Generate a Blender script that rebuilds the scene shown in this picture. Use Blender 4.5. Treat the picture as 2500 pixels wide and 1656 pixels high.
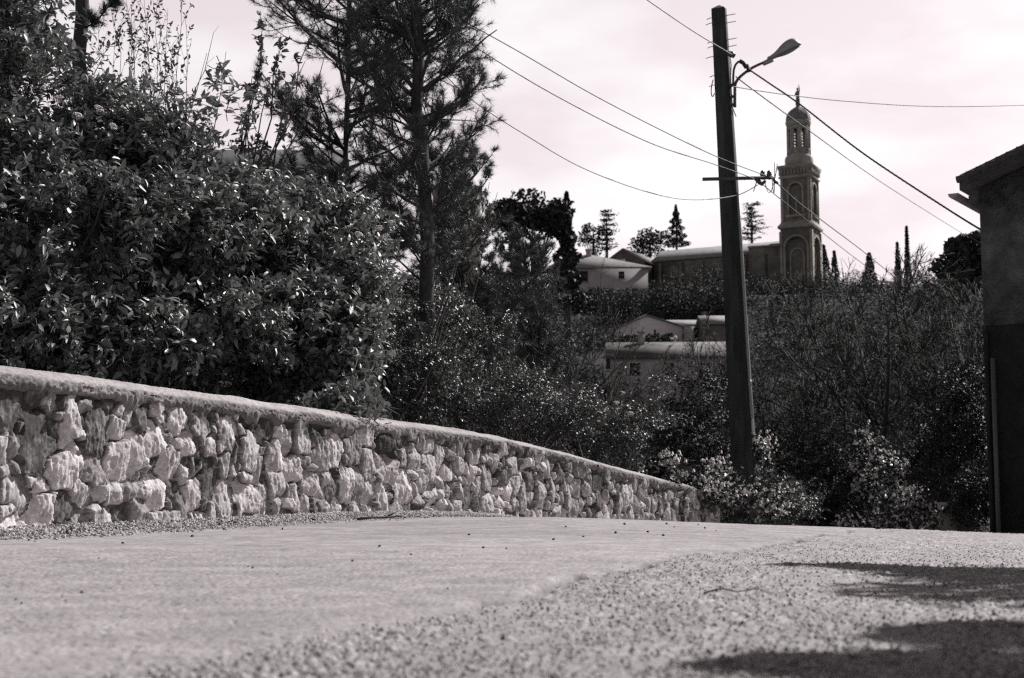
import bpy, math, random
import numpy as np
from mathutils import Vector
for o in list(bpy.data.objects): bpy.data.objects.remove(o)
C = bpy.context.scene
COL = C.collection
R = math.radians
# ------------------------------------------------------------------ camera, world, sun, exposure
FPX, CX, CY, CAMH = 3472.0, 1250.0, 828.0, 0.25
PITCH = math.atan((1190.0 - CY) / FPX)
cam_d = bpy.data.cameras.new('camera'); cam = bpy.data.objects.new('camera', cam_d); COL.objects.link(cam)
cam.location = (0, 0, CAMH); cam.rotation_euler = (math.pi / 2 + PITCH, 0, 0)
cam_d.sensor_width = 36; cam_d.lens = 50; cam_d.clip_start = 0.05; cam_d.clip_end = 5000
cam_d.dof.use_dof = True; cam_d.dof.focus_distance = 8.6; cam_d.dof.aperture_fstop = 5.8
C.camera = cam
SUN_EL, SUN_AZ = R(40), R(47)          # azimuth measured from +Y towards +X
sun_dir = Vector((math.sin(SUN_AZ) * math.cos(SUN_EL), math.cos(SUN_AZ) * math.cos(SUN_EL), math.sin(SUN_EL)))
sd = bpy.data.lights.new('sun', 'SUN'); sd.energy = 5.0; sd.angle = R(0.53); sd.color = (1.0, 0.968, 0.955)
so = bpy.data.objects.new('sun', sd); COL.objects.link(so)
so.rotation_euler = sun_dir.to_track_quat('Z', 'Y').to_euler(); so.location = (20, 20, 40)
W = bpy.data.worlds.new('World'); C.world = W; W.use_nodes = True
wt = W.node_tree; wt.nodes.clear()
def wn(t, **k):
    n = wt.nodes.new(t)
    for a, b in k.items(): setattr(n, a, b)
    return n
out = wn('ShaderNodeOutputWorld'); bg = wn('ShaderNodeBackground'); bg.inputs['Strength'].default_value = 0.15
sky = wn('ShaderNodeTexSky', sky_type='NISHITA', sun_disc=False, sun_elevation=SUN_EL, sun_rotation=SUN_AZ, altitude=100.0, air_density=1.0, dust_density=2.5, ozone_density=1.0)
bw = wn('ShaderNodeRGBToBW'); wt.links.new(sky.outputs[0], bw.inputs[0])
# hazy bright sky low ahead (towards the sun), unseen sky overhead and behind dimmed to set how dark the shadows get
pw_ = wn('ShaderNodeMath', operation='POWER'); pw_.inputs[1].default_value = 0.2; wt.links.new(bw.outputs[0], pw_.inputs[0])
tc = wn('ShaderNodeTexCoord'); sx_ = wn('ShaderNodeSeparateXYZ'); wt.links.new(tc.outputs['Generated'], sx_.inputs[0])
def wmap(sock, a, b, c, d):
    n = wn('ShaderNodeMapRange', interpolation_type='SMOOTHSTEP')
    for i, v in enumerate((a, b, c, d)): n.inputs[i + 1].default_value = v
    wt.links.new(sock, n.inputs[0]); return n.outputs[0]
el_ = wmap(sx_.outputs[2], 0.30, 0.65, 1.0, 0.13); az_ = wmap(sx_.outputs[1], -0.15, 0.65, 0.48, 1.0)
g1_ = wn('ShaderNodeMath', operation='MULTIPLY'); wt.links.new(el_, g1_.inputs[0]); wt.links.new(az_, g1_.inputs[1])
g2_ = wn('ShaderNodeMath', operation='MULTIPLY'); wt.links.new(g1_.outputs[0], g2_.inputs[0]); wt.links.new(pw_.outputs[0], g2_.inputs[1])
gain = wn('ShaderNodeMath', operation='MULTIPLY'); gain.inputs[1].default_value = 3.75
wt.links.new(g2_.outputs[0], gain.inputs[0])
mp = wn('ShaderNodeMapping'); mp.inputs['Scale'].default_value = (5, 5, 14); mp.inputs['Location'].default_value = (3.1, 1.7, 0.35)
wt.links.new(tc.outputs['Generated'], mp.inputs[0])
nz = wn('ShaderNodeTexNoise'); nz.inputs['Scale'].default_value = 1.0; nz.inputs['Detail'].default_value = 5.0; nz.inputs['Roughness'].default_value = 0.5
wt.links.new(mp.outputs[0], nz.inputs[0])
rmp = wn('ShaderNodeMapRange'); rmp.inputs[1].default_value = 0.47; rmp.inputs[2].default_value = 0.68; rmp.inputs[3].default_value = 0.0; rmp.inputs[4].default_value = 1.0
wt.links.new(nz.outputs[0], rmp.inputs[0])
mixb = wn('ShaderNodeMix', data_type='RGBA'); mixb.inputs[6].default_value = (1.0, 0.895, 0.928, 1); mixb.inputs[7].default_value = (1.16, 1.12, 1.13, 1)
wt.links.new(rmp.outputs[0], mixb.inputs[0])
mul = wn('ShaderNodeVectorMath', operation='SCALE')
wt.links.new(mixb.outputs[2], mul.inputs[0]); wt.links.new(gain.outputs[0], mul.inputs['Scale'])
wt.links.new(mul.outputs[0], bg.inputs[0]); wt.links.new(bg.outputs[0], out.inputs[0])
C.view_settings.view_transform = 'Standard'; C.view_settings.look = 'None'; C.view_settings.gamma = 1.0
C.view_settings.exposure = 0.2
C.cycles.max_bounces = 7; C.cycles.diffuse_bounces = 4; C.cycles.glossy_bounces = 2; C.cycles.transmission_bounces = 3; C.cycles.transparent_max_bounces = 6
C.cycles.use_denoising = False; C.cycles.sample_clamp_indirect = 4.0
C.cycles.pixel_filter_type = 'BLACKMAN_HARRIS'; C.cycles.filter_width = 1.3

# ------------------------------------------------------------------ helpers
def P(px, py, Y):
    """world point at depth Y (metres ahead) seen towards picture direction px, py of the 2500 px frame"""
    u = (px - CX) / FPX; v = (CY - py) / FPX
    dy = math.cos(PITCH) - v * math.sin(PITCH); dz = math.sin(PITCH) + v * math.cos(PITCH)
    return np.array((u / dy * Y, Y, CAMH + dz / dy * Y))
def nrmz(a): return a / np.maximum(np.linalg.norm(a, axis=-1, keepdims=True), 1e-9)
def hsh(ix, iy, iz, seed=0):
    h = (ix.astype(np.int64) * 374761393 + iy.astype(np.int64) * 668265263 + iz.astype(np.int64) * 2147483647 + seed * 974634777) & 0xffffffff
    h = ((h ^ (h >> 13)) * 1274126177) & 0xffffffff
    h = ((h ^ (h >> 16)) * 2246822519) & 0xffffffff
    return ((h ^ (h >> 15)) & 0xffffff) / float(0xffffff)
def vn(x, y, z=None, seed=0):
    x = np.asarray(x, float); y = np.asarray(y, float); z = np.zeros_like(x) if z is None else np.asarray(z, float)
    x, y, z = np.broadcast_arrays(x, y, z)
    ix, iy, iz = np.floor(x), np.floor(y), np.floor(z)
    fx, fy, fz = x - ix, y - iy, z - iz
    fx, fy, fz = [f * f * (3 - 2 * f) for f in (fx, fy, fz)]
    r = 0
    for a in (0, 1):
        for b in (0, 1):
            for c in (0, 1):
                r = r + hsh(ix + a, iy + b, iz + c, seed) * (fx if a else 1 - fx) * (fy if b else 1 - fy) * (fz if c else 1 - fz)
    return r
def fbm(x, y, z=None, octv=4, seed=0, gain=0.5):
    s, a, t, f = 0, 1.0, 0, 1.0
    for i in range(octv):
        s = s + a * vn(np.asarray(x) * f, np.asarray(y) * f, None if z is None else np.asarray(z) * f, seed + i); t += a; a *= gain; f *= 2.03
    return s / t
def sstep(a, b, x): 
    t = np.clip((x - a) / (b - a), 0, 1); return t * t * (3 - 2 * t)

class MB:
    """collects vertices, faces and one float per vertex (tone); build() links ONE mesh object"""
    def __init__(s): s.v = []; s.t = []; s.f = {}; s.n = 0
    def add(s, v, faces, tone=None):
        v = np.asarray(v, float).reshape(-1, 3)
        for f in faces:
            f = np.asarray(f, np.int64)
            if f.ndim == 1: f = f[None]
            s.f.setdefault(f.shape[1], []).append(f + s.n)
        s.v.append(v); s.t.append(np.full(len(v), 0.5) if tone is None else np.broadcast_to(np.asarray(tone, float), (len(v),)))
        s.n += len(v); return s
    def box(s, x0, x1, y0, y1, z0, z1, tone=None):
        v = [(x, y, z) for z in (z0, z1) for y in (y0, y1) for x in (x0, x1)]
        return s.add(v, [[[0, 2, 3, 1], [4, 5, 7, 6], [0, 1, 5, 4], [1, 3, 7, 5], [3, 2, 6, 7], [2, 0, 4, 6]]], tone)
    def prism(s, ring0, ring1, cap0=True, cap1=True, tone=None):
        n = len(ring0); v = np.vstack([ring0, ring1]); i = np.arange(n); j = (i + 1) % n
        fs = [np.stack([i, j, j + n, i + n], 1)]
        if cap0: fs.append(np.arange(n)[::-1][None])
        if cap1: fs.append((np.arange(n) + n)[None])
        return s.add(v, fs, tone)
    def lathe(s, prof, n=8, c=(0, 0), rot=0.0, tone=None):
        a = rot + np.arange(n) * 2 * math.pi / n
        rings = [np.stack([c[0] + r * np.cos(a), c[1] + r * np.sin(a), np.full(n, z)], 1) for r, z in prof]
        v = np.vstack(rings); i = np.arange(n); j = (i + 1) % n; fs = []
        for k in range(len(prof) - 1): fs.append(np.stack([i + k * n, j + k * n, j + (k + 1) * n, i + (k + 1) * n], 1))
        fs.append(np.arange(n)[::-1][None]); fs.append((np.arange(n) + (len(prof) - 1) * n)[None])
        return s.add(v, fs, tone)
    def tube(s, pts, rad, sides=6, tone=None):
        pts = np.asarray(pts, float)[None]; rad = np.broadcast_to(np.asarray(rad, float), pts.shape[1:2])[None]
        return s.tubes(pts, rad, sides, tone)
    def tubes(s, pts, rad, sides=3, tone=None):
        M, k, _ = pts.shape
        tan = np.empty_like(pts); tan[:, 1:-1] = pts[:, 2:] - pts[:, :-2]; tan[:, 0] = pts[:, 1] - pts[:, 0]; tan[:, -1] = pts[:, -1] - pts[:, -2]
        tan = nrmz(tan); d = nrmz(pts[:, -1] - pts[:, 0])
        ref = np.where(np.abs(d[:, 2:3]) > 0.8, np.array([[1.0, 0.1, 0]]), np.array([[0.05, 0.1, 1.0]]))[:, None]
        a = nrmz(np.cross(tan, np.broadcast_to(ref, tan.shape))); b = np.cross(tan, a)
        an = np.arange(sides) * 2 * math.pi / sides
        v = pts[:, :, None] + rad[:, :, None, None] * (a[:, :, None] * np.cos(an)[None, None, :, None] + b[:, :, None] * np.sin(an)[None, None, :, None])
        base = (np.arange(M) * k * sides)[:, None, None]; ring = (np.arange(k - 1) * sides)[None, :, None]; i = np.arange(sides)[None, None]; j = (i + 1) % sides
        q = np.stack([base + ring + i, base + ring + j, base + ring + j + sides, base + ring + i + sides], -1).reshape(-1, 4)
        fs = [q]
        capb = (np.arange(M) * k * sides)[:, None] + np.arange(sides)[None, ::-1]
        capt = (np.arange(M) * k * sides + (k - 1) * sides)[:, None] + np.arange(sides)[None]
        fs += [capb, capt]
        return s.add(v.reshape(-1, 3), fs, tone)
    def mesh(s, name, mat, origin=(0, 0, 0), smooth=False):
        me = bpy.data.meshes.new(name)
        v = np.vstack(s.v) - np.asarray(origin, float); t = np.concatenate(s.t)
        loops = []; starts = []; tot = []; n = 0
        for k, fl in s.f.items():
            f = np.vstack(fl); loops.append(f.ravel()); starts.append(n + np.arange(len(f)) * k); tot.append(np.full(len(f), k)); n += f.size
        loops = np.concatenate(loops).astype(np.int32); starts = np.concatenate(starts).astype(np.int32); tot = np.concatenate(tot).astype(np.int32)
        me.vertices.add(len(v)); me.vertices.foreach_set('co', v.astype(np.float32).ravel())
        me.loops.add(len(loops)); me.loops.foreach_set('vertex_index', loops)
        me.polygons.add(len(starts)); me.polygons.foreach_set('loop_start', starts); me.polygons.foreach_set('loop_total', tot)
        if smooth: me.polygons.foreach_set('use_smooth', np.ones(len(starts), bool))
        at = me.attributes.new('tone', 'FLOAT', 'POINT'); at.data.foreach_set('value', t.astype(np.float32))
        me.update(calc_edges=True); me.validate()
        me.materials.append(mat)
        return me
def root_of(p):
    while p.parent: p = p.parent
    return p
def obj(name, mb, mat, parent=None, smooth=False, local=False):
    org = (0, 0, 0)
    if parent is not None and not local: org = root_of(parent).location
    o = bpy.data.objects.new(name, mb.mesh(name, mat, org, smooth)); COL.objects.link(o)
    if parent is not None: o.parent = parent
    return o
def tag(o, label=None, cat=None, group=None, kind=None):
    if label: o['label'] = label
    if cat: o['category'] = cat
    if group: o['group'] = group
    if kind: o['kind'] = kind
    return o
def thing(name, label, cat, loc, rz=0.0, group=None):
    o = bpy.data.objects.new(name, None); COL.objects.link(o); o.location = tuple(float(c) for c in loc); o.rotation_euler = (0, 0, rz)
    o.empty_display_size = 0.2
    return tag(o, label, cat, group)

# ------------------------------------------------------------------ materials
def mat(name, col, rough=0.8, spec=0.3, var=0.25, scale=8.0, bump=0.0, bscale=60.0, tone=0.0, sheen=0.0, trans=0.0, coat=0.0, stretch=None, wear=0.0):
    m = bpy.data.materials.new(name); m.use_nodes = True; nt = m.node_tree; N = nt.nodes; Lk = nt.links
    b = N['Principled BSDF']; b.inputs['Roughness'].default_value = rough; b.inputs['Specular IOR Level'].default_value = spec
    if coat: b.inputs['Coat Weight'].default_value = coat; b.inputs['Coat Roughness'].default_value = 0.25
    tcn = N.new('ShaderNodeTexCoord'); mpn = N.new('ShaderNodeMapping'); Lk.new(tcn.outputs['Object'], mpn.inputs[0])
    if stretch: mpn.inputs['Scale'].default_value = stretch
    n1 = N.new('ShaderNodeTexNoise'); n1.inputs['Scale'].default_value = scale; n1.inputs['Detail'].default_value = 6; n1.inputs['Roughness'].default_value = 0.62
    Lk.new(mpn.outputs[0], n1.inputs[0])
    mr = N.new('ShaderNodeMapRange'); mr.inputs[1].default_value = 0.3; mr.inputs[2].default_value = 0.7; mr.inputs[3].default_value = 1 - var; mr.inputs[4].default_value = 1 + var
    Lk.new(n1.outputs[0], mr.inputs[0]); last = mr.outputs[0]
    if wear:
        n3 = N.new('ShaderNodeTexNoise'); n3.inputs['Scale'].default_value = scale * 0.17; n3.inputs['Detail'].default_value = 3; Lk.new(mpn.outputs[0], n3.inputs[0])
        m3 = N.new('ShaderNodeMapRange'); m3.inputs[1].default_value = 0.35; m3.inputs[2].default_value = 0.65; m3.inputs[3].default_value = 1 - wear; m3.inputs[4].default_value = 1 + wear
        Lk.new(n3.outputs[0], m3.inputs[0]); mm = N.new('ShaderNodeMath'); mm.operation = 'MULTIPLY'; Lk.new(last, mm.inputs[0]); Lk.new(m3.outputs[0], mm.inputs[1]); last = mm.outputs[0]
    if tone:
        at = N.new('ShaderNodeAttribute'); at.attribute_name = 'tone'
        mt = N.new('ShaderNodeMapRange'); mt.inputs[3].default_value = 1 - tone; mt.inputs[4].default_value = 1 + tone
        Lk.new(at.outputs['Fac'], mt.inputs[0])
        mm = N.new('ShaderNodeMath'); mm.operation = 'MULTIPLY'; Lk.new(last, mm.inputs[0]); Lk.new(mt.outputs[0], mm.inputs[1]); last = mm.outputs[0]
    sc = N.new('ShaderNodeVectorMath'); sc.operation = 'SCALE'; sc.inputs[0].default_value = col; Lk.new(last, sc.inputs['Scale'])
    Lk.new(sc.outputs[0], b.inputs['Base Color'])
    if bump:
        n2 = N.new('ShaderNodeTexNoise'); n2.inputs['Scale'].default_value = bscale; n2.inputs['Detail'].default_value = 5; n2.inputs['Roughness'].default_value = 0.65
        Lk.new(mpn.outputs[0], n2.inputs[0]); bp = N.new('ShaderNodeBump'); bp.inputs['Strength'].default_value = min(1.0, bump); bp.inputs['Distance'].default_value = 0.6 / bscale
        Lk.new(n2.outputs[0], bp.inputs['Height']); Lk.new(bp.outputs[0], b.inputs['Normal'])
    if trans:
        tr = N.new('ShaderNodeBsdfTranslucent'); Lk.new(sc.outputs[0], tr.inputs[0]); mx = N.new('ShaderNodeMixShader'); mx.inputs[0].default_value = trans
        Lk.new(b.outputs[0], mx.inputs[1]); Lk.new(tr.outputs[0], mx.inputs[2]); Lk.new(mx.outputs[0], N['Material Output'].inputs[0])
    return m
def G(v, warm=0.0):   # near-grey colour; the photograph is almost monochrome, warm = pinkish
    return (v * (1 + 0.04 * warm), v * (1.0 - 0.02 * warm), v * (1.0 - 0.012 * warm))
M = dict(
    road=mat('asphalt', G(0.31, 1.2), 0.85, 0.25, 0.16, 30, 0.5, 260, tone=0.55, wear=0.14),
    gravel=mat('gravel', G(0.33, 1), 0.8, 0.3, 0.2, 60, 0.4, 300, tone=0.6),
    stone=mat('limestone', G(0.47, 1), 0.85, 0.2, 0.25, 60, 0.8, 150, tone=0.85, wear=0.12),
    coping=mat('cement_coping', G(0.38, 1.2), 0.9, 0.15, 0.18, 50, 0.8, 160, tone=0.75, wear=0.12),
    soil=mat('soil', G(0.06), 0.95, 0.1, 0.4, 6),
    hill=mat('scrub_ground', G(0.045), 0.95, 0.1, 0.4, 0.4),
    leaf=mat('evergreen_leaf', (0.192, 0.206, 0.200), 0.47, 1.0, 0.3, 14, tone=0.55, trans=0.2),
    smallleaf=mat('small_leaf', (0.12, 0.129, 0.125), 0.48, 0.9, 0.3, 14, tone=0.6, trans=0.12),
    pale_leaf=mat('pale_leaf', (0.62, 0.61, 0.59), 0.42, 0.8, 0.25, 14, tone=0.6, trans=0.12),
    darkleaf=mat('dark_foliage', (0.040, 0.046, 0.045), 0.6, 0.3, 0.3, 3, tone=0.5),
    farleaf=mat('far_foliage', (0.060, 0.067, 0.065), 0.7, 0.2, 0.3, 0.8, tone=0.5),
    needle=mat('pine_needle', (0.124, 0.135, 0.131), 0.5, 0.4, 0.2, 6, tone=0.5),
    needle_pale=mat('young_needle', (0.152, 0.166, 0.160), 0.5, 0.4, 0.2, 6, tone=0.5),
    bark=mat('bark', G(0.075), 0.9, 0.2, 0.4, 25, 0.8, 60, stretch=(1, 1, 0.25)),
    twig=mat('twig_bark', (0.085, 0.08, 0.078), 0.75, 0.3, 0.35, 12, tone=0.4),
    bartwig=mat('bare_twig', (0.051, 0.053, 0.051), 0.75, 0.25, 0.3, 6, tone=0.5),
    flower=mat('flower_head', G(0.66, 1), 0.8, 0.2, 0.3, 60, tone=0.4),
    pole=mat('weathered_pole', (0.053, 0.0605, 0.060), 0.8, 0.25, 0.45, 14, 0.8, 50, stretch=(1, 1, 0.12), wear=0.3),
    metal=mat('dull_metal', G(0.11), 0.5, 0.5, 0.15, 20),
    lampm=mat('lamp_housing', G(0.40), 0.5, 0.4, 0.1, 10),
    glass=mat('lamp_glass', G(0.35), 0.25, 0.5, 0.05, 10),
    cable=mat('cable', G(0.05), 0.6, 0.4, 0.1, 10),
    paleCable=mat('pale_cable', G(0.28), 0.5, 0.4, 0.1, 10),
    insul=mat('insulator', G(0.10), 0.3, 0.5, 0.1, 10),
    churchstone=mat('church_stone', (0.185, 0.18, 0.162), 0.9, 0.15, 0.3, 0.8, 0.4, 3.0, wear=0.22),
    churchtrim=mat('church_trim', (0.38, 0.368, 0.335), 0.9, 0.15, 0.25, 0.8, 0.4, 3.0, wear=0.2),
    churchroof=mat('church_roof', G(0.25), 0.85, 0.2, 0.25, 1.2, 0.5, 4.0),
    darkpane=mat('dark_window', G(0.035), 0.35, 0.5, 0.1, 2),
    palepane=mat('pale_window', G(0.22), 0.4, 0.5, 0.2, 2),
    tile=mat('roof_tile', G(0.30, 1), 0.85, 0.2, 0.25, 1.5, 0.6, 5.0),
    tilegrey=mat('grey_roof_tile', G(0.13, 1), 0.85, 0.2, 0.35, 1.6, 0.6, 8.0, wear=0.3),
    tiledark=mat('dark_roof_tile', G(0.10), 0.85, 0.2, 0.3, 4, 0.6, 12.0),
    render_=mat('pale_render', G(0.86, 1), 0.9, 0.15, 0.06, 1.0),
    render2=mat('grey_render', G(0.42, 1), 0.9, 0.15, 0.15, 0.8),
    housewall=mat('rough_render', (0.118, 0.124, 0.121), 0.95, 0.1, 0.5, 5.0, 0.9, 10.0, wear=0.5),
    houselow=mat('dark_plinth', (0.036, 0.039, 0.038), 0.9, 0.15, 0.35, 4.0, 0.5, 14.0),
    pebble=mat('dark_pebble', G(0.045), 0.8, 0.3, 0.3, 80),
    lawn=mat('rough_grass', G(0.11), 0.95, 0.1, 0.35, 0.8, wear=0.3),
    palewall=mat('pale_wall', G(0.45, 1), 0.9, 0.15, 0.25, 1.0, wear=0.2),
)

# ------------------------------------------------------------------ ground shapes
_py = np.array([-20, 0, 7, 9, 10.5, 12, 13.5, 15.5, 19, 24, 30, 42, 60, 85, 110, 132, 150, 185, 220, 260, 320, 900.])
_pz = np.array([0, 0, 0.0, .015, .026, .0, -.09, -.3, -.7, -1.3, -2.0, -3.4, -5, -3, 3, 10.6, 15.8, 25.2, 29.8, 34, 35, 30.])
_gy = np.linspace(-20, 900, 18401); _gz = np.interp(_gy, _py, _pz)
_k = np.exp(-np.linspace(-2, 2, 41) ** 2); _k /= _k.sum(); _gz[60:-60] = np.convolve(_gz, _k, 'same')[60:-60]
def wall_x(y): return -2.6 + (y - 7.2) * 0.449
def base_z(x, y):
    x = np.asarray(x, float); y = np.asarray(y, float)
    z = np.interp(y, _gy, _gz)
    return z - 0.033 * np.maximum(0, x - 0.3) * sstep(2, 8, y) * (1 - sstep(16, 30, y))
def ground_hit(px, py):
    y = 3.0
    d = P(px, py, 1.0); sx, sz = d[0], d[2] - CAMH
    for _ in range(40):
        y = (base_z(sx * y, y) - CAMH) / sz * 0.5 + y * 0.5
    return np.array((sx * y, y, float(base_z(sx * y, y))))
def bound_x(y):   # where the smooth asphalt gives way to the coarse chippings
    return np.interp(y, [0, 1.2, 1.86, 2.2, 3.3, 4.7, 7.9, 12], [-1.2, -.82, -.58, -.43, -.02, .36, 1.6, 3.1]) + 0.13 * (fbm(y * 1.3, y * 0 + 3.1, octv=3, seed=5) - 0.5) * np.clip(y / 3, .3, 2)
def worley(x, y, cell, seed):
    gx = np.floor(x / cell); gy = np.floor(y / cell); f1 = np.full(x.shape, 9.0); f2 = f1.copy(); idv = np.zeros(x.shape)
    for a in (-1, 0, 1):
        for b in (-1, 0, 1):
            cx, cy = gx + a, gy + b
            jx = hsh(cx, cy, cx * 0, seed); jy = hsh(cx, cy, cx * 0 + 1, seed); hid = hsh(cx, cy, cx * 0 + 2, seed)
            d = np.hypot((cx + jx) - x / cell, (cy + jy) - y / cell)
            new = d < f1; f2 = np.where(new, f1, np.minimum(f2, d)); idv = np.where(new, hid, idv); f1 = np.where(new, d, f1)
    return f1, f2, idv

# ROAD: one sheet, finely meshed where the camera sees it
rows = [-8, -5, -3, -1.5, -.6, 0, .3, .6, .85, 1.05]
y = 1.15
while y < 25: rows.append(y); y += max(0.005, min(0.028, y * y / 355 * 0.5)) if y < 13.2 else 0.12
rows = np.array(rows); NF = 880
def road_cols(y):
    xl = wall_x(y) - 0.05; xr = wall_x(y) + 9.0; w = max(y, 1.3)
    a = max(xl, -0.56 * w) if y > 0.2 else -0.6; b = min(xr, 0.52 * w) if y > 0.2 else 0.6
    a = max(a, xl + .02)
    return np.concatenate([np.linspace(xl, a, 5)[:-1], np.linspace(a, b, NF), np.linspace(b, xr, 7)[1:]])
X = np.stack([road_cols(v) for v in rows]); Y = np.repeat(rows[:, None], X.shape[1], 1)
bw_ = 0.11 - .085 * sstep(2.0, 3.6, Y); coarse = sstep(-bw_, bw_, X - bound_x(Y) + bw_ * (fbm(X * 9, Y * 9, octv=3, seed=9) - 0.5))
f1, f2, cid = worley(X, Y * 1.0, 0.0095, 3)
g1, g2, cid2 = worley(X + 5, Y, 0.021, 4)
grain = np.sqrt(np.clip(1 - f1 * 1.25, 0, 1)) * (0.35 + 0.65 * cid)
big = np.where(cid2 > 0.80, np.sqrt(np.clip(1 - (g1 * 2.0) ** 2, 0, 1)), 0)
und = (fbm(X * 1.1, Y * 0.7, octv=3, seed=21) - 0.5) * 0.016 + (fbm(X * 3.5, Y * 3.0, octv=3, seed=22) - 0.5) * 0.010
und = und * sstep(1.5, 5, Y)
patch = fbm(X * 2.2, Y * 1.6, octv=4, seed=31)
wornc = coarse * (0.45 + 0.55 * sstep(.32, .55, patch))
Z = base_z(X, Y) + und + wornc * (grain * 0.0066 + big * 0.0064) - coarse * 0.008 + (1 - coarse) * (vn(X * 170, Y * 170, seed=41) * 0.0022 + grain * .0012 - sstep(.62, .72, fbm(X * 60, Y * 60, octv=2, seed=45)) * .003)
lip = np.exp(-((X - bound_x(Y) + .04 * (fbm(Y * 14, Y * 0, octv=3, seed=46) - .5)) / 0.022) ** 2) * sstep(.38, .52, fbm(X * 1.5, Y * 3, octv=2, seed=44)) * sstep(2.6, 3.4, Y); Z -= lip * 0.032
tone = 0.56 + (1 - coarse) * ((fbm(X * 0.9, Y * 0.9, octv=4, seed=51) - 0.5) * 0.26 + (fbm(X * .8, Y * 4.5, octv=3, seed=54) - .5) * .30 * sstep(3, 6, Y) + (vn(X * 220, Y * 220, seed=52) - .5) * 0.42 - sstep(.62, .72, fbm(X * 60, Y * 60, octv=2, seed=45)) * .12 + (fbm(X * 18, Y * 7, octv=3, seed=53) - .5) * .07) + wornc * ((cid - 0.5) * 0.75 + np.where(big > 0, (hsh(np.floor(cid2 * 9999), np.floor(cid2 * 777), np.floor(cid2 * 55), 3) - .45) * 0.6, 0) - 0.15)
tone -= lip * 0.5  # shade along the seam's sunken edge, darkened into the road colour
nr, nc = X.shape; plain = np.ones(nc, bool); plain[4:4 + NF] = False; Z[:, plain] = base_z(X[:, plain], Y[:, plain]) - .002; tone[:, plain] = .45
Z[rows < .2] = base_z(X[rows < .2], Y[rows < .2]); tone[rows < .2] = .5
idx = np.arange(nr * nc).reshape(nr, nc)
q = np.stack([idx[:-1, :-1], idx[:-1, 1:], idx[1:, 1:], idx[1:, :-1]], -1).reshape(-1, 4)
mb = MB(); mb.add(np.stack([X, Y, Z], -1), [q], np.clip(tone, 0, 1).ravel())
tag(obj('road', mb, M['road'], smooth=True), 'pale worn asphalt lane with coarse chippings along its near side', kind='structure')

# TERRAIN: valley and church hill, one sheet to the horizon
def terr_z(x, y):
    z = np.interp(y, _gy, _gz) - 0.033 * np.maximum(0, x - 0.3) * sstep(2, 8, y) * (1 - sstep(16, 30, y))
    far = sstep(26, 60, y)
    z = z + far * (fbm(np.asarray(x) * 0.03 + 7, np.asarray(y) * 0.03, octv=3, seed=61) - 0.5) * 1.6
    return z - 0.05 * (1 - sstep(22, 26, y)) - 0.02
ty = np.concatenate([np.array([-200, -60, -20]), np.arange(-8, 30, 1.5), np.arange(30, 120, 4), np.arange(120, 300, 5), np.array([320, 380, 480, 700, 1200, 2500])])
tx = np.concatenate([[-1500, -600, -250], np.arange(-140, -20, 8), np.arange(-20, 20, 1.5), np.arange(20, 145, 8), [250, 600, 1500]])
TX, TY = np.meshgrid(tx, ty); TZ = terr_z(TX, TY)
idx = np.arange(TX.size).reshape(TX.shape); q = np.stack([idx[:-1, :-1], idx[:-1, 1:], idx[1:, 1:], idx[1:, :-1]], -1).reshape(-1, 4)
mb = MB(); mb.add(np.stack([TX, TY, TZ], -1), [q]); tag(obj('terrain', mb, M['hill'], smooth=True), kind='structure')

# wall lines: base and height along it, u in metres from the left picture edge
WT = np.array((0.4097, 0.9122, 0)); WN = np.array((0.9122, -0.4097, 0)); W0 = np.array((-2.6, 7.2, 0))
_ty = np.array([-6, 0, 7.2, 8.77, 10.5, 12.6, 14.0, 15.5, 18.9, 20]); _tz = np.array([.84, .83, .803, .765, .710, .660, .558, .42, .148, .03])
def wall_top(u): return np.interp(7.2 + np.asarray(u) * WT[1], np.linspace(-6, 20, 120), np.convolve(np.pad(np.interp(np.linspace(-6, 20, 120), _ty, _tz), 4, 'edge'), np.ones(9) / 9, 'valid'))
U0, U1 = -9.0, 13.05
# BANK: earth held up behind the wall
bu = np.arange(U0, 22, 0.7); bs = np.concatenate([[-0.22, -0.3], -np.arange(0.6, 6, .5), [-8, -12, -20, -40]])
BU, BS = np.meshgrid(bu, bs)
bx = W0[0] + WT[0] * BU + WN[0] * BS; by = W0[1] + WT[1] * BU + WN[1] * BS
bz = wall_top(np.minimum(BU, 13)) - 0.06 + (-BS - .22) * 0.10 + (fbm(bx * 2, by * 2, octv=3, seed=71) - .5) * 0.12 * sstep(.25, .8, -BS)
bz = bz * (1 - sstep(12.4, 17, BU)) + (np.interp(by, _gy, _gz) - .05) * sstep(12.4, 17, BU)
idx = np.arange(bx.size).reshape(bx.shape); q = np.stack([idx[:-1, :-1], idx[:-1, 1:], idx[1:, 1:], idx[1:, :-1]], -1).reshape(-1, 4)[:, ::-1]
mb = MB(); mb.add(np.stack([bx, by, bz], -1), [q]); tag(obj('bank', mb, M['soil'], smooth=True), kind='structure')
def bank_z(x, y):
    u = (x - W0[0]) * WT[0] + (y - W0[1]) * WT[1]; s = (x - W0[0]) * WN[0] + (y - W0[1]) * WN[1]
    zb = wall_top(min(u, 13)) - .06 + max(0, -s - .22) * .10; k = float(sstep(12.4, 17, u))
    return float(zb * (1 - k) + (np.interp(y, _gy, _gz) - .05) * k)

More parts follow.
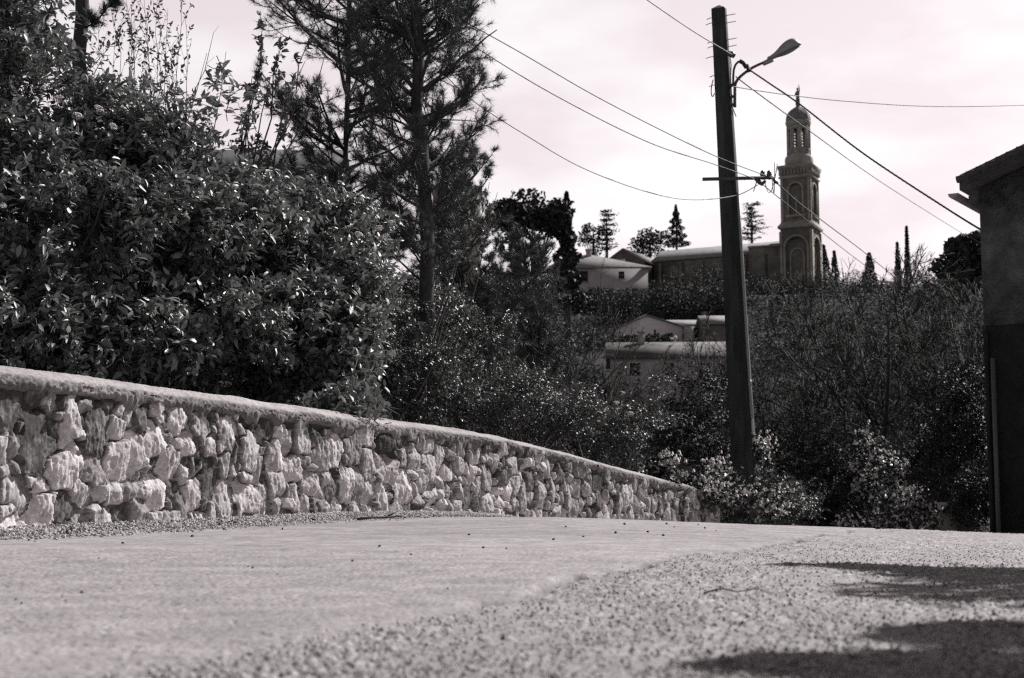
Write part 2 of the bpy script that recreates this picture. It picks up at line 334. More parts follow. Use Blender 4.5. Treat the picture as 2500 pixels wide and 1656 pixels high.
# ------------------------------------------------------------------ STONE WALL
rng = np.random.default_rng(11)
sites = []; gridh = {}
for it in range(36000):        # dart throwing with mixed stone sizes, large ones first
    big_ = it < 2200; u, v = rng.uniform(U0 - .3, U1 + .3), rng.uniform(-.06, .95)
    sz_ = rng.uniform(.072, .112) if big_ else rng.uniform(.028, .068)
    if v < .10 or v > .80: sz_ = min(sz_, .062)
    asp = rng.choice([rng.uniform(.55, .95), rng.uniform(.95, 1.5)], p=[.65, .35])
    w, h = sz_ * math.sqrt(asp), sz_ / math.sqrt(asp); ok = True; gi = (int(u // .25), int(v // .25))
    for a in (-1, 0, 1):
        for b in (-1, 0, 1):
            for q_ in gridh.get((gi[0] + a, gi[1] + b), ()):
                if (abs(u - q_[0]) / (w + q_[2])) ** 3 + (abs(v - q_[1]) / (h + q_[3])) ** 3 < .86: ok = False; break
    if ok:
        e_ = (u, v, w, h, rng.random(), rng.random(), rng.random(), rng.random()); gridh.setdefault(gi, []).append(e_); sites.append(e_)
sites = np.array(sites)
def du(u): return 0.0065 if -.6 < u < 4 else (0.0085 if 4 <= u < U1 else 0.03)
us = [U0]
while us[-1] < U1: us.append(us[-1] + du(us[-1]))
us = np.array(us); NV = 125; vs = np.linspace(-0.14, 1.0, NV)
UU, VF = np.meshgrid(us, vs, indexing='ij')
bxx = W0[0] + WT[0] * UU; byy = W0[1] + WT[1] * UU
zb = base_z(bxx, byy); zt = wall_top(UU) + 0.01
H_ = zt - zb
VV = np.where(VF < 0, VF, VF * H_)          # metres above the road
wu = UU + (fbm(UU * 9, VV * 9, octv=3, seed=81) - .5) * .065; wv = VV + (fbm(UU * 9 + 40, VV * 9, octv=3, seed=82) - .5) * .065
best = np.full(UU.shape, 9.0); sec = best.copy(); sid = np.zeros(UU.shape, int)
for c0 in range(0, len(us), 100):
    sl = slice(c0, c0 + 100); a, b = us[c0] - .5, us[min(c0 + 99, len(us) - 1)] + .5
    cand = np.where((sites[:, 0] > a) & (sites[:, 0] < b))[0]
    for k in cand:
        s_ = sites[k]
        d = ((np.abs(wu[sl] - s_[0]) / s_[2]) ** 5 + (np.abs(wv[sl] - s_[1]) / s_[3]) ** 5) ** .2
        new = d < best[sl]
        sec[sl] = np.where(new, best[sl], np.minimum(sec[sl], d)); sid[sl] = np.where(new, k, sid[sl]); best[sl] = np.where(new, d, best[sl])
S = sites[sid]
edge = sec - best
edge = edge + (fbm(UU * 45, VV * 45, octv=3, seed=83) - .5) * .38
jw = .02 + .16 * sstep(.35, .9, VF + .5 * (fbm(UU * 3, VV * 3, octv=2, seed=106) - .5)); mask = sstep(jw + .05, jw + .12, edge)
fillm = S[..., 4] < 0.13                     # joints filled with mortar instead of a stone
ht = 0.012 + 0.030 * S[..., 5]
ru = (UU - S[..., 0]) / S[..., 2]; rv = (VV - S[..., 1]) / S[..., 3]
pl = np.full(UU.shape, 9.0)
for k in range(6):
    hk = hsh(sid, sid * 0 + k, sid * 0, 7); an = hk * 1.6 + k * 1.047; sl = .003 + .046 * hsh(sid, sid * 0 + k, sid * 0 + 1, 7) ** 1.6; off = .05 + .55 * hsh(sid, sid * 0 + k, sid * 0 + 2, 7)
    pl = np.minimum(pl, -sl * np.maximum(0, ru * np.cos(an) + rv * np.sin(an) - off))
tilt = ru * (S[..., 6] - .5) * .036 + rv * (S[..., 7] - .55) * .026
crag = fbm(UU * 24 + S[..., 5] * 50, VV * 15 + S[..., 6] * 50, octv=5, seed=84, gain=.6)
ridg = np.abs(2 * fbm(UU * 42 + S[..., 7] * 30, VV * 13, octv=3, seed=85) - 1)
pit = sstep(.60, .75, fbm(UU * 38, VV * 30, octv=2, seed=94))
streak = fbm(UU * 48 + S[..., 4] * 20, VV * 9 + S[..., 5] * 9, octv=4, seed=103, gain=.6)
surf = pl + (crag - .5) * .015 + (streak - .5) * .013 - (1 - ridg) ** 4 * .006 - pit * .004
hh = mask * np.where(fillm, .004, ht + tilt) + mask * np.where(fillm, .35, 1) * surf
hole = sstep(.58, .72, fbm(UU * 9, VV * 9, octv=2, seed=104))
hh += (1 - mask) * ((fbm(UU * 70, VV * 70, octv=3, seed=87) - .5) * .022 + (vn(UU * 16, VV * 16, seed=93) - .5) * .016 - hole * .035) + (vn(UU * 150, VV * 150, seed=88) - .5) * .004
hh -= 0.030 * sstep(.6, .25, vn(UU * 3.2, VV * 4.0, seed=89)) * (1 - mask * .55)
hh += sstep(.1, 0, VF) * .02
tone = .10 - hole * .08 * (1 - mask) + mask * (np.where(fillm, .06, .56 + np.where(S[..., 5] * 7 % 1 < .30, -.30, 0) + (S[..., 6] - .5) * .40)) + (fbm(UU * 30, VV * 30, octv=4, seed=90, gain=.65) - .5) * .40 - mask * (1 - ridg) ** 3 * .14 - pit * .10
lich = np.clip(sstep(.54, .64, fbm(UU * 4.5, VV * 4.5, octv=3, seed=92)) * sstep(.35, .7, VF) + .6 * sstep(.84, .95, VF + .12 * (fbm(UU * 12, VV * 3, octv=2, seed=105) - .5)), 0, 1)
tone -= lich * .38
mbw = MB()
Vw = W0 + UU[..., None] * WT + hh[..., None] * WN; Vw[..., 2] = zb + VV
idx = np.arange(UU.size).reshape(UU.shape)
q = np.stack([idx[:-1, :-1], idx[1:, :-1], idx[1:, 1:], idx[:-1, 1:]], -1).reshape(-1, 4)
mbw.add(Vw, [q], np.clip(tone, 0, 1).ravel())
# back, ends of the wall body
ub = np.linspace(U0, U1, 60); bb = []
for n_, vv in ((-0.34, 0), (-0.34, 1), (0.0, 1)):
    z0 = base_z(W0[0] + WT[0] * ub, W0[1] + WT[1] * ub) - .14; z1 = wall_top(ub) + .01
    p = W0 + ub[:, None] * WT + n_ * WN; p[:, 2] = z1 if vv else z0; bb.append(p)
bb = np.stack(bb, 1); n = len(ub); ii = np.arange(n - 1) * 3
mbw.add(bb.reshape(-1, 3), [np.concatenate([np.stack([ii + k, ii + k + 1, ii + k + 4, ii + k + 3], 1) for k in (0, 1)])], .4)
for uu in (U0, U1):
    p = W0 + uu * WT; zz0 = float(base_z(p[0], p[1])) - .14; zz1 = float(wall_top(uu))
    e = []
    for k in range(9):
        for j in range(7):
            nn = -.34 + .37 * k / 8; e.append(p + WN * nn + WT * (.02 * rng.standard_normal() if 0 < k < 8 else 0)); e[-1][2] = zz0 + (zz1 - zz0) * j / 6
    ge = np.arange(63).reshape(9, 7); mbw.add(np.array(e), [np.stack([ge[:-1, :-1], ge[1:, :-1], ge[1:, 1:], ge[:-1, 1:]], -1).reshape(-1, 4)], .45)
pw = W0 + 2 * WT
wall = thing('stone_wall', 'long rubble stone wall with rounded cement coping running down beside the lane', 'wall', (pw[0], pw[1], 0))
obj('rubble_face', mbw, M['stone'], wall, smooth=False)
# coping
cu = np.arange(U0 - .02, U1 + .04, 0.009)
prof = np.array([(-.36, -.10), (-.365, .03), (-.355, .07), (-.33, .09), (-.29, .100), (-.25, .100), (-.21, .095), (-.17, .088), (-.13, .078), (-.09, .066), (-.05, .050), (-.02, .036), (.012, .02), (.030, .004), (.038, -.008), (.038, -.02), (.032, -.03), (.02, -.040), (.0, -.046), (-.02, -.05)])
s_ = np.concatenate([[0], np.cumsum(np.hypot(*np.diff(prof, axis=0).T))]); sA, sB, sC = s_[10], s_[13], s_[18]; sn = np.linspace(0, s_[-1], 84)
prof = np.stack([np.interp(sn, s_, prof[:, 0]), np.interp(sn, s_, prof[:, 1])], 1)
CU, CI = np.meshgrid(cu, np.arange(len(prof)), indexing='ij')
cn = prof[CI, 0]; cz = prof[CI, 1]
CS = sn[CI]
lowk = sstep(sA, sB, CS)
roughn = (fbm(CU * 55, CS * 55, octv=3, seed=95) - .5); lump = (fbm(CU * 8, CS * 8, octv=2, seed=96) - .5)
cn = cn + lowk * (roughn * .040 + lump * .022 - .012) + (1 - lowk) * (fbm(CU * 60, CS * 60, octv=2, seed=97) - .5) * .007
cz = cz + lowk * (roughn * .02 - lump * .015 - sstep(.5, .8, fbm(CU * 7, CS * 0, octv=3, seed=98)) * .06 * sstep(sB, sC, CS)) + (fbm(CU * 3, CS * 3, octv=3, seed=99) - .5) * .024 + (1 - lowk) * (fbm(CU * 60 + 9, CS * 60, octv=2, seed=100) - .5) * .009
Vc = W0 + CU[..., None] * WT + cn[..., None] * WN; Vc[..., 2] = wall_top(CU) + cz
idx = np.arange(CU.size).reshape(CU.shape); q = np.stack([idx[:-1, :-1], idx[:-1, 1:], idx[1:, 1:], idx[1:, :-1]], -1).reshape(-1, 4)[:, ::-1]
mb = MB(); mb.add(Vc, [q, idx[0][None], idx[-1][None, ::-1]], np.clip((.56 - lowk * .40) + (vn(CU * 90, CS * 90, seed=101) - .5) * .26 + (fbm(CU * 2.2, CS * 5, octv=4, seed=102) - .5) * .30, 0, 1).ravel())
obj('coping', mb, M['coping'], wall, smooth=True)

# ------------------------------------------------------------------ loose chips
def chips(mb, pos, size, rng, flat=.55, tone=None):
    n = len(pos); th = np.array([0, 1.05, 2.1, 3.14, 4.19, 5.24])
    r = size[:, None] * rng.uniform(.6, 1.15, (n, 6)); a0 = rng.random(n)[:, None] * 6.28
    ring = np.stack([r * np.cos(th + a0), r * np.sin(th + a0) * rng.uniform(.5, 1, (n, 1)), size[:, None] * flat * rng.uniform(.0, .5, (n, 6))], -1)
    top = np.stack([ring[..., 0] * .55, ring[..., 1] * .55, size[:, None] * flat * rng.uniform(.7, 1.4, (n, 6))], -1)
    rot = rng.random(n) * 6.28; c, s = np.cos(rot)[:, None], np.sin(rot)[:, None]
    vv = np.concatenate([ring, top], 1); x = vv[..., 0] * c - vv[..., 1] * s; y = vv[..., 0] * s + vv[..., 1] * c
    tl = rng.normal(0, .25, (n, 2)); z = vv[..., 2] + x * tl[:, :1] + y * tl[:, 1:]
    V = np.stack([x, y, z], -1) + pos[:, None]
    b = (np.arange(n) * 12)[:, None]; fs = []
    i = np.arange(6); j = (i + 1) % 6
    side = np.stack([i, j, j + 6, i + 6], 1)
    fs.append((b[:, None] + side[None]).reshape(-1, 4)); fs.append(b + (np.arange(6) + 6)[None])
    mb.add(V.reshape(-1, 3), fs, np.repeat(rng.random(n) if tone is None else tone, 12))
# gravel drift at the foot of the wall
n = 9000; u = rng.uniform(-2.5, 6.2, n); s = np.abs(rng.normal(0, .17, n)); s = s * np.clip(1.25 - .12 * u, .35, 1.3) + .03
pos = W0 + u[:, None] * WT + s[:, None] * WN; pos[:, 2] = base_z(pos[:, 0], pos[:, 1]) + .004 + np.clip(.05 - s * .18, 0, .05)
mb = MB(); chips(mb, pos, rng.uniform(.005, .013, n), rng, .6)
tag(obj('gravel', mb, M['gravel']), 'drift of small chips and leaf litter along the foot of the stone wall', 'gravel', kind='stuff')
# loose chippings over the coarse side of the road
n = 20000; yy = 1.5 + rng.random(n) ** 2.0 * 6.5; xx = rng.uniform(-.42, .42, n) * yy * 1.05
k = xx > bound_x(yy) - .1 * rng.random(n) * (yy < 2.8) + .05 * (yy >= 2.8); xx, yy = xx[k], yy[k]
pos = np.stack([xx, yy, base_z(xx, yy) + (fbm(xx * 1.1, yy * .7, octv=3, seed=21) - .5) * .016 * sstep(1.5, 5, yy) - .003], 1)
mb = MB(); chips(mb, pos, rng.uniform(.0022, .0055, len(xx)), rng, .8)
tag(obj('loose_gravel', mb, M['gravel']), 'loose chippings scattered over the coarse side of the lane', 'gravel', kind='stuff')
# single dark pebbles
peb = [(40, 1466), (52, 1476), (152, 1459), (160, 1470), (200, 1449), (270, 1439), (424, 1483), (617, 1388), (606, 1386), (678, 1403), (810, 1353), (860, 1371), (927, 1335), (955, 1372), (1003, 1357), (1089, 1359), (1128, 1360), (1180, 1340), (1236, 1341), (1093, 1441), (1000, 1401), (1145, 1310), (1382, 1288), (1525, 1281), (1627, 1281), (1646, 1288), (1504, 1304), (1582, 1301), (1722, 1292), (1425, 1315), (1352, 1322), (1620, 1310), (1748, 1299), (1705, 1283), (470, 1312), (690, 1295), (300, 1330), (240, 1365), (2270, 1435), (2420, 1515), (1520, 1388), (2190, 1470)]
for i, (px, py) in enumerate(peb):
    p = ground_hit(px, py); mb = MB(); chips(mb, np.zeros((1, 3)), np.array([min(.014, .0017 * p[1]) * rng.uniform(.5, 1.1)]) if p[1] > 3 else np.array([.0045]), rng, .95)
    o = obj('pebble', mb, M['pebble']); o.location = (p[0], p[1], p[2] - .001 + (float(fbm(p[0] * 1.1, p[1] * .7, octv=3, seed=21)) - .5) * .016 * float(sstep(1.5, 5, p[1])))
    tag(o, 'small dark pebble lying loose on the pale lane', 'pebble', 'pebbles scattered on the lane')
def ground_twig(name, label, pp, r, kink=()):
    pts = [ground_hit(*a) for a in pp]; mb = MB()
    pts = np.array(pts); pts[:, 2] += r * 1.1 + .004 + np.array([.0, .01, .004, .012, .0][:len(pts)])
    mb.tube(pts, np.linspace(r, r * .45, len(pts)), 5)
    for a, b in kink: mb.tube([pts[a], pts[a] + np.array(b) * .5, pts[a] + np.array(b)], [r * .6, r * .5, r * .3], 4)
    tag(obj(name, mb, M['twig']), label, 'twig')
ground_twig('fallen_twig', 'forked dry twig lying on the lane below the stone wall', [(872, 1273), (905, 1273), (940, 1270), (975, 1270), (992, 1267)], .010, [(2, (.10, .1, .05))])
ground_twig('fallen_twig', 'long thin dry twig lying among coarse chippings on the lane', [(1718, 1455), (1760, 1454), (1800, 1456), (1850, 1457), (1885, 1457)], .0022)

# ------------------------------------------------------------------ plants
def leaves(mb, pos, d, nm, L, Wd, rng, fold=.18, curl=.16):
    n = len(pos); d = nrmz(d); nm = nrmz(nm - (nm * d).sum(1, keepdims=True) * d); s = np.cross(d, nm)
    L = L[:, None]; Wd = Wd[:, None]
    cu = (curl * rng.normal(1, .6, n))[:, None] * L; fo = (fold * rng.normal(1, .5, n))[:, None] * Wd
    V = np.stack([pos, pos + d * L * .36 + nm * .0, pos + d * L * .72 - nm * cu * .35, pos + d * L - nm * cu,
                  pos + d * L * .30 + s * Wd * .5 + nm * fo, pos + d * L * .70 + s * Wd * .36 + nm * (fo * .8) - nm * cu * .3,
                  pos + d * L * .30 - s * Wd * .5 + nm * fo, pos + d * L * .70 - s * Wd * .36 + nm * (fo * .8) - nm * cu * .3], 1)
    b = (np.arange(n) * 8)[:, None]
    tri = np.array([[0, 4, 1], [2, 5, 3], [0, 1, 6], [2, 3, 7]]); qd = np.array([[1, 4, 5, 2], [1, 2, 7, 6]])
    mb.add(V.reshape(-1, 3), [(b[:, None] + tri[None]).reshape(-1, 3), (b[:, None] + qd[None]).reshape(-1, 4)], np.repeat(rng.random(n), 8))
def quads(mb, pos, size, rng, up=.3, asp=.6):
    """cheap leaf clumps for far trees: one bent diamond each"""
    n = len(pos); d = nrmz(rng.normal(size=(n, 3))); nm = nrmz(rng.normal(size=(n, 3)) + np.array([0, 0, up])); s = nrmz(np.cross(d, nm)); sz = size[:, None]
    V = np.stack([pos - d * sz, pos + s * sz * asp, pos + d * sz, pos - s * sz * asp], 1)
    mb.add(V.reshape(-1, 3), [(np.arange(n) * 4)[:, None] + np.arange(4)[None]], np.repeat(rng.random(n), 4))
def blob_pts(rng, c, r, n, shell=.5, rough=.3, freq=2.2, seed=0):
    c = np.asarray(c, float); r = np.asarray(r, float)
    d = nrmz(rng.normal(size=(n, 3)))
    k = 1 + rough * 2 * (fbm(d[:, 0] * freq + 9, d[:, 1] * freq + 9, d[:, 2] * freq + 9, octv=3, seed=seed) - .5)
    rr = (shell + (1 - shell) * rng.random(n) ** .8)
    inner = rng.random(n) < .25; rr = np.where(inner, rng.random(n) ** .5 * .9, rr)
    return c + d * r * (rr * k)[:, None], d
def blobs_from_px(lst):
    """(px, py, depth, half width px, half height px, half depth m) -> centre, radii in metres"""
    o = []
    for px, py, D, hw, hh, dd in lst: o.append((P(px, py, D), np.array((hw / FPX * D, dd, hh / FPX * D))))
    return o
def branch_level(rng, p0, d, L, r0, r1, k, wob, up):
    Mn = len(p0); pts = np.empty((Mn, k, 3)); pts[:, 0] = p0; d = nrmz(d)
    for i in range(1, k):
        d = nrmz(d + rng.normal(0, wob, (Mn, 3)) + np.array([0, 0, up])); pts[:, i] = pts[:, i - 1] + d * (L / (k - 1))[:, None]
    t = np.linspace(0, 1, k)[None]; return pts, r0[:, None] * (1 - t) + r1[:, None] * t
def kids(rng, pts, rad, n, t0, t1, ang, Lr, Lpar, rr):
    Mn, k, _ = pts.shape; t = rng.uniform(t0, t1, (Mn, n)); f = t * (k - 1); i = np.minimum(f.astype(int), k - 2); w = (f - i)[..., None]
    m = np.arange(Mn)[:, None]; p = pts[m, i] * (1 - w) + pts[m, i + 1] * w; dd = nrmz(pts[m, i + 1] - pts[m, i])
    rnd = nrmz(rng.normal(size=(Mn, n, 3))); per = nrmz(rnd - (rnd * dd).sum(-1, keepdims=True) * dd)
    a = rng.normal(ang, ang * .25, (Mn, n))[..., None]; d = dd * np.cos(a) + per * np.sin(a)
    ra = (rad[m, i] * (1 - w[..., 0]) + rad[m, i + 1] * w[..., 0]) * rr
    L = (Lpar[:, None] * Lr * (1.15 - .6 * t) * rng.uniform(.6, 1.2, (Mn, n)))
    return p.reshape(-1, 3), d.reshape(-1, 3), L.ravel(), ra.ravel()
def stems_to(mb, rng, base, targets, r0, spread=.15, sides=5, sag=.12):
    """curved stems from round the base to each target"""
    n = len(targets); b = np.asarray(base) + np.stack([rng.normal(0, spread, n), rng.normal(0, spread, n), np.zeros(n)], 1)
    t = np.linspace(0, 1, 7)[None, :, None]
    mid = (b + targets) / 2 + rng.normal(0, sag, (n, 3)) + np.array([0, 0, .08])
    pts = (1 - t) ** 2 * b[:, None] + 2 * t * (1 - t) * mid[:, None] + t * t * targets[:, None]
    pts[:, 1:-1] += rng.normal(0, .02, (n, 5, 3))
    rad = r0 * rng.uniform(.5, 1.1, n)[:, None] * (1 - .75 * t[..., 0])
    mb.tubes(pts, rad, sides, .5)
FLOWER = None
def flower_mesh():
    global FLOWER
    if FLOWER is None:
        rg = np.random.default_rng(3); mb = MB(); n = 90
        a = rg.random(n) * 6.28; r = np.sqrt(rg.random(n)) * .042; pos = np.stack([r * np.cos(a), r * np.sin(a), .022 - r * r * 10], 1)
        chips(mb, pos, rg.uniform(.004, .0065, n), rg, 1.2)
        for i in range(8): mb.tube([(0, 0, -.03), pos[i * 9] * .5 + np.array([0, 0, -.012]), pos[i * 9]], [.002, .0015, .001], 3)
        FLOWER = mb.mesh('flower_cluster', M['flower'])
    return FLOWER
def shrub(name, label, cat, lst, base, ntw, nlf, L, Wd, seed, leafm='leaf', flowers=(), twl=.16, shell=.55, rough=.32, freq=2.4, nst=16, r0=.018, droop=.25, upn=1.0, group=None, spikes=(), dark=0):
    rng = np.random.default_rng(seed); root = thing(name, label, cat, base, group=group)
    bl = blobs_from_px(lst); vol = np.array([r[0] * r[1] + r[0] * r[2] + r[1] * r[2] for _, r in bl]); cnt = (vol / vol.sum() * ntw).astype(int)
    tp, td = [], []
    for i, ((c, r), n) in enumerate(zip(bl, cnt)):
        nc_ = max(3, n // 13); p, d = blob_pts(rng, c, r, nc_, shell, rough, freq, seed + i); k_ = rng.integers(0, nc_, n)
        sp_ = .085 * max(1.0, L / .07); tp.append(p[k_] + rng.normal(0, 1, (n, 3)) * np.array([sp_, sp_, sp_ * .7])); td.append(d[k_])
    tp = np.vstack(tp); td = np.vstack(td)
    for (px, py, D, ln, n) in spikes:      # upright leafy shoots above the outline
        q_ = P(px, py, D) + np.stack([rng.normal(0, .05, n), rng.normal(0, .08, n), -rng.random(n) * ln], 1); tp = np.vstack([tp, q_]); td = np.vstack([td, rng.normal(0, .5, (n, 3)) + np.array([0, 0, .7])])
    ok = tp[:, 2] > np.array([bank_z(a, b) for a, b in tp[:, :2]]) + .03 if base[1] < 24 else tp[:, 2] > base[2]
    tp, td = tp[ok], td[ok]
    tw = nrmz(td * .7 + rng.normal(0, .5, tp.shape) + np.array([0, 0, .35]))
    # leaves round each twig
    n = len(tp); t = rng.random((n, nlf)); p = tp[:, None] + tw[:, None] * ((t - 1) * twl)[..., None]
    rnd = nrmz(rng.normal(size=(n, nlf, 3))); per = nrmz(rnd - (rnd * tw[:, None]).sum(-1, keepdims=True) * tw[:, None])
    d = nrmz(tw[:, None] * .55 + per * .9 + np.array([0, 0, -droop]))
    nm = nrmz(np.array([0, 0, upn * .7]) + .25 * tw[:, None] + .5 * td[:, None] + rng.normal(0, .5, (n, nlf, 3)))
    mb = MB(); sz = rng.uniform(.6, 1.15, n * nlf)
    leaves(mb, p.reshape(-1, 3), d.reshape(-1, 3), nm.reshape(-1, 3), L * sz, Wd * sz * rng.uniform(.8, 1.15, n * nlf), rng)
    obj('crown', mb, M[leafm], root, smooth=True)
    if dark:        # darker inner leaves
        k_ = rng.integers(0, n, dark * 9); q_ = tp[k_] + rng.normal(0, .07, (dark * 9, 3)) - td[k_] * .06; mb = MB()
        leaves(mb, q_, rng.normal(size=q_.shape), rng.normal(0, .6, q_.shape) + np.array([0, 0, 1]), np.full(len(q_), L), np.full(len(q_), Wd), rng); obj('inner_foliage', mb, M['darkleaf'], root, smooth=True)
    if dark:        # round pale blossoms in loose bunches over the outside
        k_ = rng.choice(n, max(20, n // 3), replace=False); q_ = (tp[k_][:, None] + td[k_][:, None] * .07 + np.array([0, -.03, .05]) + rng.normal(0, .045, (len(k_), 3, 3))).reshape(-1, 3); mb = MB(); chips(mb, q_, rng.uniform(.016, .034, len(q_)) * L / .066, rng, 1.3); obj('blossoms', mb, M['flower'], root, smooth=True)
    mb = MB(); sub = rng.choice(n, min(n, 3000), replace=False)
    tt = tp[sub]; pts = np.stack([tt - tw[sub] * twl * 1.25 + rng.normal(0, .03, tt.shape), tt - tw[sub] * twl * .8, tt], 1)
    mb.tubes(pts, np.broadcast_to(np.array([.0035, .0028, .0015]) * max(1, L / .07), (len(sub), 3)), 3, .4)
    sel = rng.choice(n, min(n, nst), replace=False); stems_to(mb, rng, base, tp[sel] - tw[sel] * twl, r0)
    obj('stem', mb, M['twig'], root)
    for (px, py, D, s_) in flowers:
        f = bpy.data.objects.new('flower_cluster', flower_mesh()); COL.objects.link(f); f.parent = root; f.location = Vector(P(px, py, D)) - root.location
        f.rotation_euler = (rng.uniform(-.2, .5), rng.uniform(-.4, .4), rng.random() * 6); f.scale = (s_, s_, s_)
    return root
def tufts(mb, pos, d, K, L, w, rng):
    n = len(pos); dd = nrmz(d[:, None] * .75 + rng.normal(0, .55, (n, K, 3))); LL = L * rng.uniform(.7, 1.15, (n, K, 1))
    rnd = nrmz(np.cross(dd, rng.normal(size=(n, K, 3)))) * w
    b = pos[:, None] - d[:, None] * (rng.random((n, K, 1)) * L * .6)
    V = np.stack([b - rnd, b + rnd, b + dd * LL], 2).reshape(-1, 3)
    mb.add(V, [np.arange(n * K * 3).reshape(-1, 3)], np.repeat(rng.random(n), K * 3))
def bz(px, Y, py=1000):
    x = (px - CX) / FPX * Y; return (x, Y, bank_z(x, Y) - .03)
def tz(px, Y):
    x = (px - CX) / FPX * Y; return (x, Y, float(terr_z(np.array(x), np.array(float(Y)))) - .02)

fl = [(1, 1)]
# --- large evergreen shrubs behind the wall
shrub('evergreen_shrub', 'tall glossy evergreen shrub filling the left end behind the wall', 'shrub',
      [(40, 250, 11.2, 270, 240, .8), (40, 40, 11.6, 190, 130, .6), (-120, 120, 11.6, 200, 200, .6), (60, 560, 10.4, 330, 300, .8), (150, 790, 10.0, 300, 130, .5), (-60, 800, 9.6, 180, 110, .5), (-250, 450, 11, 260, 420, .8), (300, 400, 11.4, 150, 240, .6)], bz(60, 10.9), 4700, 9, .088, .036, 101,
      flowers=[(143, 243, 10.4, 1), (190, 285, 10.2, 1), (240, 267, 10.3, .9), (275, 310, 10.3, .8)], nst=26, r0=.026, rough=.35)
shrub('evergreen_shrub', 'broad glossy evergreen shrub in the middle of the thicket with spiky top shoots', 'shrub',
      [(430, 420, 11.6, 215, 215, .7), (400, 640, 10.9, 250, 230, .7), (560, 560, 11.6, 200, 200, .7), (520, 800, 10.9, 230, 120, .6), (350, 850, 10.4, 200, 65, .4)], bz(450, 11.8), 3300, 9, .086, .035, 102,
      spikes=[(545, 165, 11.5, .4, 9), (588, 210, 11.5, .3, 7), (505, 210, 11.6, .25, 6), (440, 195, 11.7, .25, 6), (340, 195, 11.8, .25, 6)], nst=26, r0=.026)
shrub('evergreen_shrub', 'rounded evergreen shrub with pale flower heads, leaning over the coping', 'shrub',
      [(760, 560, 12.6, 190, 150, .7), (820, 680, 12.1, 150, 160, .6), (740, 800, 11.8, 200, 150, .7), (850, 850, 11.7, 90, 130, .4), (845, 985, 11.0, 55, 42, .22), (640, 700, 12, 150, 180, .6), (700, 930, 11.7, 190, 55, .35)], bz(760, 12.8), 3300, 9, .086, .037, 103,
      spikes=[(848, 940, 10.75, .26, 34), (885, 955, 10.85, .28, 22), (815, 945, 10.7, .2, 22), (900, 900, 11.2, .4, 20), (770, 960, 10.8, .14, 14)], flowers=[(805, 505, 12.0, 1), (850, 560, 11.9, 1.1), (875, 575, 11.8, 1), (715, 540, 12.1, .9), (745, 545, 12.1, .9), (925, 560, 12.2, 1), (940, 580, 12.2, 1), (955, 545, 12.4, .9), (800, 572, 11.9, .9), (690, 478, 12.4, .9)], nst=22, r0=.02)
shrub('evergreen_shrub', 'shaded evergreen shrub set back between the flowering shrub and the pine', 'shrub',
      [(640, 520, 13.5, 180, 150, .6), (500, 720, 13.2, 300, 260, .5), (820, 700, 14.2, 160, 260, .6)], bz(600, 13.6), 2300, 8, .07, .03, 104, nst=12)
shrub('evergreen_shrub', 'shaded evergreen shrub deep behind the tall shrub at the left end', 'shrub',
      [(30, 480, 14.2, 330, 330, .5), (260, 420, 14.4, 250, 210, .5)], bz(60, 14.2), 2200, 9, .10, .045, 105, nst=12)
# sapling shoots, bare twigs and leaning branches against the sky
def shoots(name, label, cat, base, tips, seed, leafn, L, Wd, leafm='leaf', r0=.012, twigs=3, tl=.25):
    rng = np.random.default_rng(seed); root = thing(name, label, cat, base)
    mb = MB(); ml = MB(); tp = np.array([P(*t) for t in tips])
    n = len(tp); b = np.asarray(base) + rng.normal(0, .1, (n, 3)) * np.array([1, 1, 0]); t = np.linspace(0, 1, 10)[None, :, None]
    mid = b * .45 + tp * .55 + rng.normal(0, .12, (n, 3)) - np.array([0, 0, .1]); pts = (1 - t) ** 2 * b[:, None] + 2 * t * (1 - t) * mid[:, None] + t * t * tp[:, None]
    pts[:, 1:-1] += rng.normal(0, .03, (n, 8, 3)); rad = r0 * (1 - .85 * t[..., 0]) * np.ones((n, 1)); mb.tubes(pts, rad, 5)
    p, d, Lk, rr = kids(rng, pts, rad, twigs, .5, 1., .6, tl, np.full(n, 1.0), .6)
    pp, ra = branch_level(rng, p, d + np.array([0, 0, .35]), Lk, np.maximum(rr, .002), np.full(len(p), .0012), 5, .12, .06); mb.tubes(pp, ra, 3)
    obj('stem', mb, M['twig'], root)
    if leafn:
        m_ = len(pp); f = rng.random((m_, leafn)) ** .5 * 3.99; i = f.astype(int); w = (f - i)[..., None]; k = np.arange(m_)[:, None]
        q_ = (pp[k, i] * (1 - w) + pp[k, i + 1] * w).reshape(-1, 3); dd = nrmz(rng.normal(size=q_.shape) + np.array([0, 0, .5])); sz = rng.uniform(.6, 1.1, len(q_))
        leaves(ml, q_, dd, rng.normal(size=q_.shape) + np.array([0, 0, .8]), L * sz, Wd * sz, rng); obj('crown', ml, M[leafm], root, smooth=True)
    return root
shoots('sapling', 'thin upright sapling with sparse leaves against the sky at the top left', 'sapling', bz(330, 12.6),
       [(270, 20, 12.6), (300, -40, 12.6), (330, 60, 12.5), (350, -30, 12.7), (385, -20, 12.6), (410, 20, 12.6), (440, -40, 12.7), (455, 60, 12.6), (365, 110, 12.5), (420, 120, 12.6), (240, 60, 12.6), (320, 10, 12.8), (280, 100, 12.5), (395, 60, 12.5)], 201, 5, .05, .022, r0=.009, twigs=24, tl=.34)
shoots('bare_branch', 'dry leafless branch forking against the sky above the middle shrub', 'branch', bz(300, 12.9),
       [(505, 130, 12.8), (522, 78, 12.8), (552, 126, 12.8)], 202, 0, .05, .02, r0=.014, twigs=5, tl=.2)
